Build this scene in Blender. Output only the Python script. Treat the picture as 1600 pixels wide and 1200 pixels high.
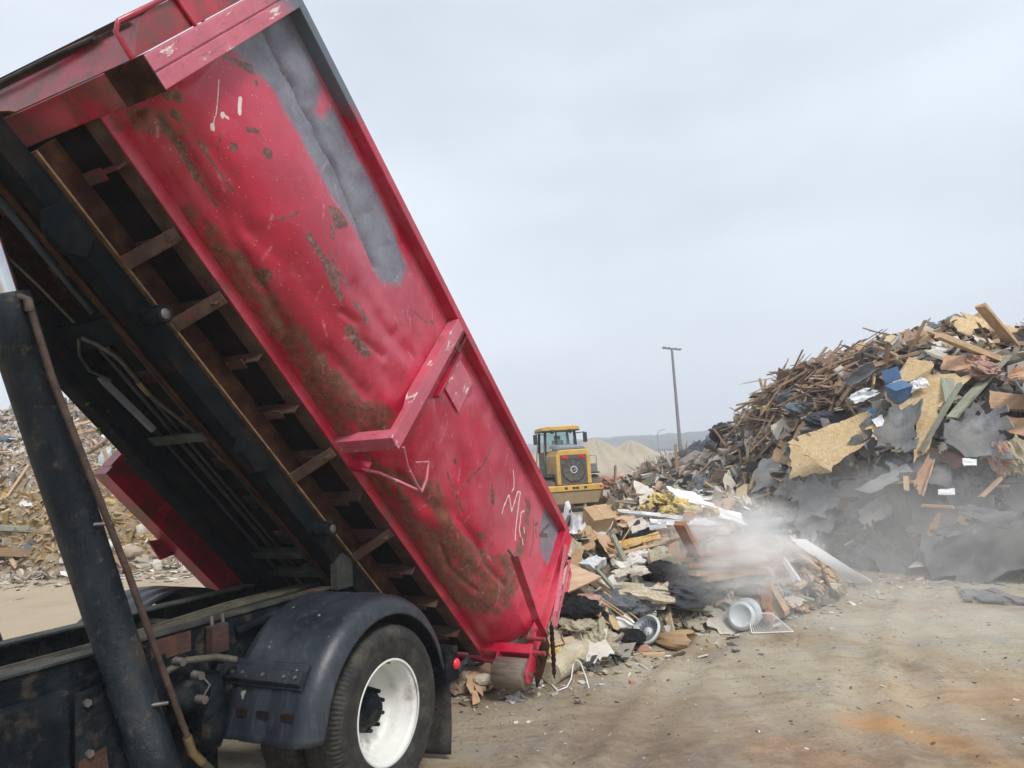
import bpy, bmesh, math, random
import numpy as np
from mathutils import Vector, Matrix
random.seed(7)
rng = np.random.default_rng(11)
C = bpy.context.scene
for _o in list(bpy.data.objects): bpy.data.objects.remove(_o)
R = math.radians

# ---------------------------------------------------------------- camera
FPX, PITCH, ROLL, CAMH = 1157.9, 0.0977, 0.0642, 2.0393        # focal length in 1600 px units
_F = Vector((0, math.cos(PITCH), math.sin(PITCH))); _U = Vector((0, -math.sin(PITCH), math.cos(PITCH))); _R = Vector((1, 0, 0))
_c, _s = math.cos(ROLL), math.sin(ROLL)
CX = _R*_c - _U*_s; CY = _R*_s + _U*_c; CZ = -_F
cam_d = bpy.data.cameras.new('camera'); cam = bpy.data.objects.new('camera', cam_d); C.collection.objects.link(cam)
cam_d.sensor_width = 36; cam_d.lens = 36*FPX/1600; cam_d.clip_end = 6000; cam_d.clip_start = .05
m = Matrix.Identity(4)
for i, a in enumerate((CX, CY, CZ)):
    for j in range(3): m[j][i] = a[j]
m[2][3] = CAMH
cam.matrix_world = m
C.camera = cam
C.render.resolution_x, C.render.resolution_y = 1024, 768

# ---------------------------------------------------------------- world: overcast sky, one soft sun
SUN_EL, SUN_AZ = R(52), R(150)          # azimuth clockwise from +Y
w = bpy.data.worlds.new('World'); C.world = w; w.use_nodes = True
nt = w.node_tree; nt.nodes.clear()
def wn(t, **k):
    n = nt.nodes.new(t)
    for a, b in k.items(): setattr(n, a, b)
    return n
out = wn('ShaderNodeOutputWorld'); bg = wn('ShaderNodeBackground'); bg.inputs[1].default_value = .1
sky = wn('ShaderNodeTexSky', sky_type='NISHITA'); sky.sun_disc = False; sky.sun_elevation = SUN_EL; sky.sun_rotation = SUN_AZ
sky.air_density = 1.2; sky.dust_density = 3
tc = wn('ShaderNodeTexCoord'); mp = wn('ShaderNodeMapping'); mp.inputs['Scale'].default_value = (1, 1, 2.6)
n1 = wn('ShaderNodeTexNoise'); n1.inputs['Scale'].default_value = 1.7; n1.inputs['Detail'].default_value = 5; n1.inputs['Roughness'].default_value = .45
rp = wn('ShaderNodeValToRGB')
rp.color_ramp.elements[0].position = .32; rp.color_ramp.elements[0].color = (4.4, 4.98, 5.7, 1)
rp.color_ramp.elements[1].position = .68; rp.color_ramp.elements[1].color = (6.6, 7.25, 7.95, 1)
sp = wn('ShaderNodeSeparateXYZ'); gr = wn('ShaderNodeValToRGB')
gr.color_ramp.elements[0].position = 0; gr.color_ramp.elements[0].color = (1.0, 1.0, 1.0, 1)
gr.color_ramp.elements[1].position = .9; gr.color_ramp.elements[1].color = (1.22, 1.17, 1.14, 1)
e = gr.color_ramp.elements.new(.22); e.color = (.94, .95, .96, 1)
mul = wn('ShaderNodeMix', data_type='RGBA', blend_type='MULTIPLY'); mul.inputs[0].default_value = 1
mx = wn('ShaderNodeMix', data_type='RGBA'); mx.inputs[0].default_value = .9
L = nt.links.new
L(tc.outputs['Generated'], mp.inputs[0]); L(mp.outputs[0], n1.inputs[0]); L(n1.outputs[0], rp.inputs[0])
L(tc.outputs['Generated'], sp.inputs[0]); L(sp.outputs[2], gr.inputs[0])
L(rp.outputs[0], mul.inputs[6]); L(gr.outputs[0], mul.inputs[7])
L(sky.outputs[0], mx.inputs[6]); L(mul.outputs[2], mx.inputs[7]); L(mx.outputs[2], bg.inputs[0]); L(bg.outputs[0], out.inputs[0])
sd = bpy.data.lights.new('sun', 'SUN'); sd.energy = 1.9; sd.angle = R(14); sd.color = (1, .96, .9)
so = bpy.data.objects.new('sun', sd); C.collection.objects.link(so)
d = Vector((math.sin(SUN_AZ)*math.cos(SUN_EL), math.cos(SUN_AZ)*math.cos(SUN_EL), math.sin(SUN_EL)))
so.rotation_euler = d.to_track_quat('Z', 'Y').to_euler(); so.location = d*60
C.view_settings.view_transform = 'Standard'; C.view_settings.look = 'None'; C.view_settings.exposure = 0.47; C.view_settings.gamma = 1
C.cycles.use_denoising = True
C.cycles.max_bounces = 10; C.cycles.volume_bounces = 10; C.cycles.volume_step_rate = 1.0
C.cycles.use_adaptive_sampling = True; C.cycles.adaptive_threshold = .02

# ---------------------------------------------------------------- materials
class NT:
    def __init__(s, name):
        s.m = bpy.data.materials.new(name); s.m.use_nodes = True; s.t = s.m.node_tree
        s.b = s.t.nodes['Principled BSDF']; s.o = s.t.nodes['Material Output']; s.tc = s.n('ShaderNodeTexCoord')
    def n(s, t, **k):
        x = s.t.nodes.new(t)
        for a, b in k.items(): setattr(x, a, b)
        return x
    def L(s, a, b): s.t.links.new(a, b)
    def noise(s, scale, detail=4, rough=.55, stretch=None, src=None, w=None):
        x = s.n('ShaderNodeTexNoise'); x.inputs['Scale'].default_value = scale; x.inputs['Detail'].default_value = detail; x.inputs['Roughness'].default_value = rough
        v = src or s.tc.outputs['Object']
        if stretch:
            mp = s.n('ShaderNodeMapping'); mp.inputs['Scale'].default_value = stretch; s.L(v, mp.inputs[0]); v = mp.outputs[0]
        s.L(v, x.inputs[0]); return x.outputs[0]
    def ramp(s, fac, stops):
        r = s.n('ShaderNodeValToRGB'); e = r.color_ramp.elements
        while len(e) < len(stops): e.new(.5)
        for i, (p, c) in enumerate(stops):
            e[i].position = p; e[i].color = (*c, 1) if not isinstance(c, (int, float)) else (c, c, c, 1)
        s.L(fac, r.inputs[0]); return r.outputs[0]
    def mix(s, f, a, b, mode='MIX'):
        x = s.n('ShaderNodeMix', data_type='RGBA', blend_type=mode)
        for i, v in ((0, f), (6, a), (7, b)):
            if isinstance(v, (int, float)): x.inputs[i].default_value = v
            elif isinstance(v, tuple): x.inputs[i].default_value = (*v, 1)
            else: s.L(v, x.inputs[i])
        return x.outputs[2]
    def math(s, op, a, b=0.0):
        x = s.n('ShaderNodeMath', operation=op)
        for i, v in ((0, a), (1, b)):
            if isinstance(v, (int, float)): x.inputs[i].default_value = v
            else: s.L(v, x.inputs[i])
        return x.outputs[0]
    def col(s, v): s.L(v, s.b.inputs['Base Color'])
    def bump(s, h, strength=.3, dist=.02):
        x = s.n('ShaderNodeBump'); x.inputs['Strength'].default_value = strength; x.inputs['Distance'].default_value = dist
        s.L(h, x.inputs['Height']); s.L(x.outputs[0], s.b.inputs['Normal'])
    def rough(s, v):
        if isinstance(v, (int, float)): s.b.inputs['Roughness'].default_value = v
        else: s.L(v, s.b.inputs['Roughness'])
    def attr(s, name):
        x = s.n('ShaderNodeAttribute'); x.attribute_name = name; return x.outputs['Color']
    def rand(s):
        return s.n('ShaderNodeObjectInfo').outputs['Random']

def pm(name, cols, scale=6, rough=.7, bump=.3, bscale=None, metal=0, stretch=None, grime=None, gscale=3, gamt=(.5, .7), spec=.5, dist=.02, varied=None):
    """a worn surface: noise between the given colours, optional grime patches, bump"""
    t = NT(name)
    k = len(cols); f = t.noise(scale, 6, .6, stretch)
    c = t.ramp(f, [(.3+.4*i/max(k-1, 1), q) for i, q in enumerate(cols)])
    if varied:
        c = t.mix(.75, c, t.ramp(t.rand(), [(i/(len(varied)-1), q) for i, q in enumerate(varied)]), 'MULTIPLY')
    if grime:
        g = t.noise(gscale, 8, .65); gf = t.ramp(g, [(gamt[0], 0.0), (gamt[1], 1.0)])
        c = t.mix(gf, c, grime)
    t.col(c); t.rough(rough); t.b.inputs['Metallic'].default_value = metal; t.b.inputs['Specular IOR Level'].default_value = spec if name not in ('black_steel', 'hoist_steel', 'dark_underside', 'rusty_rail') else .04
    if bump: t.bump(t.noise(bscale or scale*5, 6, .65, stretch), bump, dist)
    return t.m

M = {}
def red_paint(name, mud=.5, attr=False, pink=.35, dirt_col=(.10, .05, .03), scrape=0, base=0, axis=None, edge=0):
    t = NT(name)
    big = t.noise(1.3, 5, .6); fine = t.noise(28, 8, .7); med = t.noise(5, 7, .65)
    c = t.ramp(big, [(.38, (.35, .002, .024)), (.62, (.55, .008, .046))])
    # chalky, sun-faded paint in patches
    fade = t.ramp(t.math('ADD', t.math('MULTIPLY', med, .6), t.math('MULTIPLY', t.noise(1.1, 3), .5)), [(.52, 0.0), (.70, pink)])
    c = t.mix(fade, c, (.62, .17, .22))
    sc = t.noise(9, 9, .75, (1, 9, 9)); sm = t.ramp(sc, [(.70, 0.0), (.735, .7)])
    c = t.mix(sm, c, (.60, .28, .28))
    chips = t.ramp(t.noise(34, 4, .6), [(.70, 0.0), (.72, 1.0)]); c = t.mix(chips, c, (.10, .045, .03))
    if attr:
        a = t.n('ShaderNodeSeparateColor'); t.L(t.attr('paint'), a.inputs[0])
        b = t.n('ShaderNodeSeparateColor'); t.L(t.attr('marks'), b.inputs[0])
        fd = t.math('MULTIPLY', b.outputs[2], t.ramp(med, [(.3, .5), (.6, 1.0)]))
        c = t.mix(t.math('MULTIPLY', fd, .60), c, (.60, .17, .24))
        prim = t.mix(t.ramp(t.noise(6, 7, .65), [(.35, 0.0), (.65, 1.0)]), (.105, .13, .165), (.20, .235, .275))
        ed = t.ramp(t.math('ADD', a.outputs[0], t.math('MULTIPLY', t.math('SUBTRACT', t.noise(7, 6, .6), .5), .35)), [(.35, 0.0), (.62, .93)])
        c = t.mix(ed, c, prim)
        ea = t.ramp(t.math('ADD', t.math('MULTIPLY', a.outputs[1], .9), t.math('MULTIPLY', t.math('SUBTRACT', t.noise(9, 10, .8, (.6, 1.6, 1.6)), .5), 2.6)), [(.59, 0.0), (.69, .6), (.93, .92)])
        c = t.mix(ea, c, t.ramp(t.noise(16, 9, .75), [(.34, (.045, .026, .018)), (.46, (.12, .06, .035)), (.58, (.20, .085, .05)), (.7, (.22, .15, .08))]))
        ru = t.ramp(t.math('ADD', b.outputs[0], t.math('MULTIPLY', t.math('SUBTRACT', t.noise(30, 8, .78), .5), 2.2)), [(.55, 0.0), (.68, .9)])
        c = t.mix(ru, c, t.ramp(fine, [(.35, (.045, .022, .022)), (.5, (.12, .05, .035)), (.65, (.22, .14, .09))]))
        c = t.mix(t.ramp(t.math('ADD', a.outputs[2], t.math('MULTIPLY', t.math('SUBTRACT', t.noise(60, 4, .6), .5), .5)), [(.45, 0.0), (.6, .85)]), c, (.78, .74, .70))
        c = t.mix(t.math('MULTIPLY', b.outputs[1], t.ramp(t.noise(25, 6, .7), [(.42, 0.0), (.6, .65)])), c, (.62, .30, .36))
        pt = t.ramp(t.noise(3.2, 7, .7), [(.56, 0.0), (.66, 1.0)]); sx = t.ramp(t.noise(46, 6, .7, (.5, 2, 2)), [(.57, 0.0), (.63, .65)]); c = t.mix(t.math('MULTIPLY', pt, sx), c, (.13, .06, .045))
        wp = t.ramp(t.noise(75, 3, .5), [(.70, 0.0), (.73, .8)]); c = t.mix(wp, c, (.70, .45, .45))
    else:
        g = t.ramp(t.noise(4.5, 9, .72), [(.62-mud*.25, 0.0), (.74-mud*.15, .85)])
        c = t.mix(g, c, dirt_col)
        if base: c = t.mix(base, c, (.60, .20, .26))
        if scrape: c = t.mix(t.ramp(t.noise(6, 7, .7, (3, 1, 1)), [(.60, 0.0), (.63, scrape)]), c, (.74, .66, .62)); c = t.mix(t.ramp(t.noise(9, 9, .78, (5, 1, 1)), [(.57, 0.0), (.61, .75)]), c, (.17, .09, .07))
    if axis is not None:   # grey primer sprayed over one end of the member
        sx_ = t.n('ShaderNodeSeparateXYZ'); t.L(t.tc.outputs['Object'], sx_.inputs[0])
        e_ = t.math('ADD', sx_.outputs[axis], t.math('MULTIPLY', t.math('SUBTRACT', t.noise(5, 5), .5), .5))
        mr = t.n('ShaderNodeMapRange'); mr.inputs[1].default_value = edge-.12; mr.inputs[2].default_value = edge+.12; t.L(e_, mr.inputs[0])
        c = t.mix(mr.outputs[0], c, (.10, .125, .155))
    t.col(c)
    t.rough(t.ramp(med, [(.35, .30), (.65, .52)])); t.b.inputs['Specular IOR Level'].default_value = .5; t.b.inputs['Coat Weight'].default_value = .5; t.b.inputs['Coat Roughness'].default_value = .16
    t.bump(t.math('ADD', t.math('MULTIPLY', t.noise(6, 5, .6), 1.6), t.noise(60, 5, .7)), .16, .02)
    return t.m
M['skin'] = red_paint('red_skin', attr=True)
M['red'] = red_paint('red_frame', .35)
M['redmud'] = red_paint('red_muddy', .95)
M['redshade'] = red_paint('red_shaded', .8, pink=.1)  # far door's red, browned over to paint in the container's shadow
M['redpink'] = red_paint('red_faded', .15, pink=.95, scrape=.9, base=.45)
M['railpaint'] = red_paint('rail_paint', .3, axis=0, edge=4.35)
M['postpaint'] = red_paint('post_paint', .15, pink=.95, scrape=.95, base=.5, axis=2, edge=1.12)
M['steelpipe'] = pm('steel_pipe', [(.018, .026, .034), (.04, .05, .06)], 6, .4, .2, 50, grime=(.06, .05, .04), gscale=9, gamt=(.55, .75))
M['pipebrown'] = pm('brown_pipe', [(.022, .014, .012), (.06, .035, .026), (.10, .065, .05)], 12, .6, .4, 60)
M['rustrail'] = pm('rusty_rail', [(.018, .009, .007), (.048, .022, .013), (.09, .045, .026)], 7, .75, .5, 60, grime=(.05, .02, .02), gscale=2.2)
M['sill'] = pm('dirty_sill', [(.045, .020, .015), (.085, .045, .030), (.135, .08, .055)], 8, .8, .6, 60, grime=(.20, .02, .03), gscale=3, gamt=(.55, .7))
M['goldedge'] = pm('lit_rust', [(.10, .055, .025), (.27, .17, .09)], 25, .6, .4, 70)  # lighter rust: the lit look of the rail's edge put into colour
M['under'] = pm('dark_underside', [(.012, .010, .010), (.03, .02, .018)], 4, .85, .4, 40)
M['black'] = pm('black_steel', [(.004, .006, .008), (.009, .013, .017), (.026, .031, .034)], 5, .42, .6, 45, grime=(.085, .068, .052), gscale=9, gamt=(.54, .76))
M['hoist'] = pm('hoist_steel', [(.004, .006, .007), (.010, .014, .017)], 5, .55, .4, 45, grime=(.035, .02, .013), gscale=4, gamt=(.5, .75))
M['railtop'] = pm('dusty_frame', [(.012, .015, .014), (.03, .034, .028), (.085, .085, .07)], 6, .6, .4, 40, grime=(.13, .05, .028), gscale=2.6, gamt=(.58, .68))
M['rustpatch'] = pm('rust_patch', [(.11, .042, .025), (.06, .026, .018), (.02, .018, .018)], 9, .8, .5, 60)
M['brass'] = pm('brass_fitting', [(.35, .26, .12), (.20, .16, .10)], 20, .4, .2, 60, metal=.8)
M['bolt'] = pm('bolt_steel', [(.10, .09, .085), (.24, .21, .19)], 20, .45, .2, 60, metal=.6)
M['hose'] = pm('rubber_hose', [(.03, .028, .022), (.10, .09, .06)], 10, .6, .4, 80)
M['chrome'] = pm('cylinder_rod', [(.6, .6, .6), (.75, .75, .75)], 3, .15, 0, metal=1)
M['roller'] = pm('worn_roller', [(.10, .08, .062), (.20, .165, .13), (.27, .22, .18)], 6, .55, .4, 50, metal=.3, stretch=(1, 1, 6))
M['whiterim'] = pm('white_rim', [(.66, .66, .62), (.76, .76, .73)], 3, .4, .1, 30, grime=(.36, .32, .25), gscale=5, gamt=(.54, .74))
M['red_lens'] = pm('red_lens', [(.75, .01, .03), (.85, .03, .05)], 20, .2, .1)
M['lath'] = pm('grey_liner', [(.18, .17, .14), (.30, .28, .23)], 8, .7, .3, 40)
def barrel():
    t = NT('cylinder_barrel')
    a = t.noise(4.5, 9, .72, (1, 1, .45)); c = t.ramp(a, [(.42, (.004, .008, .012)), (.56, (.010, .016, .022)), (.64, (.04, .033, .027)), (.78, (.10, .062, .038))])
    g = t.ramp(t.noise(14, 8, .75), [(.56, 0.0), (.66, .4)]); c = t.mix(g, c, (.14, .105, .07))
    s = t.ramp(t.noise(24, 7, .75), [(.66, 0.0), (.69, .6)]); c = t.mix(s, c, (.10, .075, .05))
    t.col(c); t.b.inputs['Specular IOR Level'].default_value = .28; t.rough(t.ramp(a, [(.4, .22), (.6, .55)])); t.bump(t.noise(30, 8, .75), .5, .012); return t.m
M['barrel'] = barrel()
def fender():
    t = NT('fender_plastic')
    c = t.ramp(t.noise(3, 5), [(.35, (.010, .014, .021)), (.65, (.026, .033, .044))])
    st = t.ramp(t.noise(3.5, 8, .7, (9, 9, .6)), [(.52, 0.0), (.74, .35)]); c = t.mix(st, c, (.13, .14, .145))
    sp_ = t.ramp(t.noise(38, 4, .6), [(.71, 0.0), (.74, .7)]); c = t.mix(sp_, c, (.26, .26, .22))
    big = t.ramp(t.noise(11, 3, .5), [(.70, 0.0), (.72, .8)]); c = t.mix(big, c, (.30, .29, .23))
    t.col(c); t.rough(.42); t.bump(t.noise(50, 5), .15, .01); return t.m
M['fender'] = fender()
def tyre():
    t = NT('tyre_rubber')
    c = t.ramp(t.noise(6, 6), [(.3, (.010, .010, .011)), (.7, (.024, .023, .022))])
    g = t.ramp(t.noise(7, 9, .78), [(.48, 0.0), (.68, .75)]); c = t.mix(g, c, (.10, .085, .06))
    t.col(c); t.rough(.72); t.bump(t.noise(70, 5), .3, .01); return t.m
M['tyre'] = tyre()
def ground():
    t = NT('dirt_ground'); P = t.tc.outputs['Object']
    c = t.ramp(t.noise(.62, 10, .72), [(.38, (.21, .155, .095)), (.45, (.30, .245, .165)), (.55, (.37, .32, .23)), (.7, (.46, .41, .31))])
    # tracks swept along the way the loader drives
    tr = t.noise(1.4, 7, .62, (1.0, .22, 1)); c = t.mix(t.ramp(tr, [(.42, 0.0), (.6, .5)]), c, (.48, .435, .345))
    tr2 = t.noise(5.5, 6, .6, (.25, 1.3, 1)); c = t.mix(t.ramp(tr2, [(.52, 0.0), (.68, .45)]), c, (.20, .145, .09))
    rd = t.ramp(t.noise(.9, 5, .6, (1, .7, 1)), [(.56, 0.0), (.72, .5)]); c = t.mix(rd, c, (.40, .27, .16))
    gy = t.ramp(t.noise(1.7, 6, .65), [(.52, 0.0), (.64, .6)]); c = t.mix(gy, c, (.31, .30, .275))
    wt = t.ramp(t.noise(36, 5, .6), [(.66, 0.0), (.69, .8)]); wm = t.ramp(t.noise(2.2, 4, .6), [(.45, 0.0), (.6, 1.0)])
    c = t.mix(t.math('MULTIPLY', wt, wm), c, (.62, .58, .50))
    dk = t.ramp(t.noise(23, 6, .7), [(.56, 0.0), (.63, .65)]); c = t.mix(t.math('MULTIPLY', dk, t.ramp(t.noise(1.2, 5), [(.4, .15), (.6, 1.0)])), c, (.10, .07, .05))
    dp = t.n('ShaderNodeAttribute'); dp.attribute_name = 'soil'; s = t.n('ShaderNodeSeparateColor'); t.L(dp.outputs['Color'], s.inputs[0])
    c = t.mix(t.math('MULTIPLY', s.outputs[0], t.ramp(t.noise(3, 6, .7), [(.35, .25), (.6, .95)])), c, (.52, .28, .11))
    c = t.mix(t.math('MULTIPLY', s.outputs[1], .75), c, t.mix(t.noise(8, 5, .6, (.3, 2, 1)), (.38, .30, .21), (.52, .42, .30)))
    c = t.mix(t.math('MULTIPLY', s.outputs[2], t.ramp(t.noise(5, 6, .7), [(.35, .3), (.6, .9)])), c, (.15, .105, .08))
    t.col(c); t.rough(.9); t.b.inputs['Specular IOR Level'].default_value = .2
    h = t.math('ADD', t.math('MULTIPLY', t.noise(4, 8, .7), 1.0), t.math('MULTIPLY', t.noise(30, 8, .75), .5)); t.bump(h, .6, .05)
    return t.m
M['ground'] = ground()
def chipmat(name, rough=.85):
    t = NT(name); c = t.mix(.5, t.attr('col'), t.ramp(t.noise(7, 6, .65), [(.25, .45), (.75, 1.25)]), 'MULTIPLY')
    t.col(c); t.rough(rough); t.b.inputs['Specular IOR Level'].default_value = .25; t.bump(t.noise(25, 5, .7), .5, .03); return t.m
M['chips'] = chipmat('broken_debris')
def wood(name, base, var):
    t = NT(name)
    gr = t.noise(3, 7, .65, (1.2, 16, 16)); c = t.ramp(gr, [(.3, tuple(q*.6 for q in base)), (.55, base), (.75, tuple(min(1, q*1.3) for q in base))])
    c = t.mix(1, c, t.ramp(t.rand(), [(i/(len(var)-1), q) for i, q in enumerate(var)]), 'MULTIPLY')
    g = t.ramp(t.noise(3, 7, .7), [(.5, 0.0), (.72, .5)]); c = t.mix(g, c, (.13, .10, .075))
    t.col(c); t.rough(.8); t.b.inputs['Specular IOR Level'].default_value = .25; t.bump(gr, .4, .01); return t.m
M['wood'] = wood('weathered_wood', (.41, .33, .245), [(1, 1, 1), (.75, .6, .5), (1.15, 1.05, .95), (.5, .42, .38), (1.1, .85, .65), (.85, .8, .75)])
M['darkwood'] = wood('tangled_lath', (.31, .235, .18), [(1, .92, .85), (.5, .42, .38), (1.35, 1.2, 1.05), (.8, .64, .52), (1.1, 1.08, 1.05)])
M['newwood'] = wood('fresh_timber', (.56, .41, .27), [(1, 1, 1), (1.05, .95, .85)])
M['redwood'] = wood('reddish_timber', (.36, .19, .12), [(1, 1, 1), (1.05, .95, .85)])
M['greenboard'] = wood('grey_green_board', (.30, .33, .27), [(1, 1, 1), (1.1, 1, .9)])
def osb():
    t = NT('strand_board'); v = t.n('ShaderNodeTexVoronoi'); v.inputs['Scale'].default_value = 55
    mp = t.n('ShaderNodeMapping'); mp.inputs['Scale'].default_value = (1, .5, 1); mp.inputs['Rotation'].default_value = (0, 0, .6)
    nn = t.n('ShaderNodeMix', data_type='VECTOR'); nn.inputs[0].default_value = .12
    x = t.n('ShaderNodeTexNoise'); x.inputs['Scale'].default_value = 8; t.L(t.tc.outputs['Object'], x.inputs[0])
    t.L(t.tc.outputs['Object'], nn.inputs[4]); t.L(x.outputs[1], nn.inputs[5]); t.L(nn.outputs[1], mp.inputs[0]); t.L(mp.outputs[0], v.inputs[0])
    s = t.n('ShaderNodeSeparateColor'); t.L(v.outputs['Color'], s.inputs[0])
    c = t.ramp(s.outputs[0], [(0, (.36, .22, .085)), (.5, (.52, .35, .15)), (1, (.64, .47, .24))])
    c = t.mix(t.ramp(t.noise(3, 5), [(.40, .25), (.75, .6)]), c, (.62, .50, .33))
    t.col(c); t.rough(.75); t.bump(s.outputs[1], .25, .01); return t.m
M['osb'] = osb()
M['felt'] = pm('roofing_felt', [(.12, .122, .125), (.20, .202, .205), (.32, .32, .31)], 5, .9, .5, 60, varied=[(.6, .6, .6), (1, 1, 1), (1.5, 1.5, 1.5), (1.1, .95, .85), (.8, .85, .95)], grime=(.16, .15, .135), gscale=2.5, gamt=(.5, .75), spec=.2)
M['drywall'] = pm('drywall', [(.54, .50, .43), (.64, .61, .56), (.72, .70, .67)], 4, .9, .4, 40, varied=[(1, 1, 1), (.8, .72, .6), (1.05, 1.05, 1.08), (.65, .6, .52), (.95, .88, .75)], grime=(.26, .22, .16), gscale=3, gamt=(.55, .75), spec=.2)
M['ply'] = pm('plywood', [(.42, .27, .16), (.55, .38, .25), (.60, .45, .32)], 3, .75, .3, 40, stretch=(1, 6, 1), varied=[(1, 1, 1), (1.05, .85, .75), (.75, .65, .55), (1, .95, .85)], grime=(.24, .17, .11), gscale=2.5, gamt=(.6, .8))
M['cardboard'] = pm('cardboard', [(.36, .23, .13), (.44, .30, .17), (.5, .36, .22)], 4, .85, .2, 30, varied=[(1, 1, 1), (.8, .75, .7), (1.1, 1.05, 1)])
M['whiteboard'] = pm('white_panel', [(.70, .72, .75), (.80, .80, .82)], 3, .5, .1, 30, grime=(.48, .46, .42), gscale=3, gamt=(.6, .85))
M['metalwhite'] = pm('pale_metal', [(.42, .44, .45), (.62, .64, .65)], 5, .4, .1, 30, metal=.2, grime=(.25, .22, .18), gscale=4)
M['foam'] = pm('yellow_foam', [(.55, .30, .08), (.68, .42, .13), (.72, .52, .25)], 6, .9, .8, 40, dist=.04)
M['yellow'] = pm('yellow_insulation', [(.82, .60, .14), (.90, .72, .28), (.90, .82, .55)], 5, .95, .9, 26, dist=.05)
M['pink'] = pm('pink_insulation', [(.42, .22, .18), (.55, .34, .28), (.6, .42, .36)], 6, .95, .9, 26, dist=.05)
M['cream'] = pm('cream_insulation', [(.45, .38, .25), (.60, .53, .38), (.68, .62, .48)], 5, .95, .9, 26, dist=.05)
def plastic(name, c0, c1, rough=.3):
    t = NT(name); t.col(t.ramp(t.noise(6, 5), [(.35, c0), (.65, c1)])); t.rough(rough)
    t.bump(t.math('ADD', t.noise(7, 8, .75), t.noise(22, 6, .7, (1, 3, 1))), 1.0, .06); return t.m
M['bag'] = plastic('black_bag', (.012, .013, .016), (.035, .038, .045))
M['film'] = plastic('clear_film', (.20, .23, .26), (.34, .36, .38), .25)
M['bluebag'] = plastic('grey_blue_bag', (.16, .22, .28), (.26, .33, .39), .4)
M['blue'] = pm('blue_plastic', [(.05, .12, .24), (.08, .17, .32)], 4, .4, .1, 30, grime=(.2, .22, .25), gscale=5, gamt=(.6, .8))
M['greycloth'] = plastic('grey_cloth', (.07, .08, .10), (.13, .14, .16), .9)
M['whiteplastic'] = pm('white_plastic', [(.50, .56, .60), (.62, .67, .70)], 4, .4, .1, 30, grime=(.5, .5, .46), gscale=5)
M['stone'] = pm('rubble_stone', [(.34, .25, .16), (.46, .37, .27), (.5, .44, .37)], 3, .9, .7, 22, varied=[(1, 1, 1), (.8, .75, .7), (1.1, .95, .7)], dist=.05)
M['brick'] = pm('red_brick', [(.42, .19, .12), (.52, .29, .20)], 9, .9, .5, 50)
M['leaf'] = pm('green_leaf', [(.05, .10, .01), (.12, .20, .025)], 9, .55, .2, 30)
M['yellowpaint'] = pm('yellow_paint', [(.70, .41, .06), (.78, .48, .09)], 4, .5, .1, 30, grime=(.40, .30, .16), gscale=3, gamt=(.46, .72))
M['dustyellow'] = pm('dusty_yellow', [(.28, .20, .12), (.36, .27, .15)], 3, .8, .2, 20)
M['grille'] = pm('radiator_mesh', [(.07, .07, .07), (.13, .125, .12)], 10, .7, .5, 60)
M['hood'] = pm('grey_hood', [(.20, .23, .27), (.28, .31, .35)], 3, .5, .1)
M['cabframe'] = pm('dark_cab', [(.02, .022, .025), (.04, .042, .045)], 4, .5, .1)
M['mudrubber'] = pm('muddy_tyre', [(.10, .085, .07), (.16, .14, .115)], 5, .9, .5, 20)
def glass():
    t = NT('cab_glass'); t.b.inputs['Base Color'].default_value = (.75, .9, .88, 1); t.rough(.06)
    t.b.inputs['Transmission Weight'].default_value = .85; t.b.inputs['IOR'].default_value = 1.1; return t.m
M['glass'] = glass()
M['sand'] = pm('sand', [(.36, .31, .23), (.44, .38, .29)], .25, .95, .5, 3, dist=.2)
M['pole'] = pm('pole_steel', [(.17, .17, .19), (.24, .24, .26)], 4, .6, .1)
M['hills'] = pm('wooded_hills', [(.035, .05, .05), (.07, .085, .075)], .02, .95, .3, .3, dist=2)
M['bush'] = pm('bare_twigs', [(.10, .085, .07), (.16, .14, .11)], 3, .9, 0)
def mound(name, cols, scale):
    t = NT(name); v = t.n('ShaderNodeTexVoronoi'); v.inputs['Scale'].default_value = scale
    t.L(t.tc.outputs['Object'], v.inputs[0]); s = t.n('ShaderNodeSeparateColor'); t.L(v.outputs['Color'], s.inputs[0])
    c = t.ramp(s.outputs[0], [(i/(len(cols)-1), q) for i, q in enumerate(cols)])
    c = t.mix(.5, c, t.ramp(t.noise(2, 7, .7), [(.3, .3), (.7, 1.2)]), 'MULTIPLY')
    t.col(c); t.rough(.9); t.bump(t.math('ADD', s.outputs[1], t.noise(12, 7, .7)), .9, .12); return t.m
M['moundbig'] = mound('heap_fill', [(.11, .105, .10), (.22, .20, .17), (.15, .15, .15), (.28, .25, .21)], 7)
M['moundload'] = mound('load_fill', [(.16, .13, .10), (.30, .26, .20), (.22, .19, .15), (.40, .36, .29)], 14)
M['moundleft'] = mound('wood_fines', [(.34, .23, .10), (.44, .33, .20), (.48, .41, .32), (.30, .19, .07)], 9)
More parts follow.
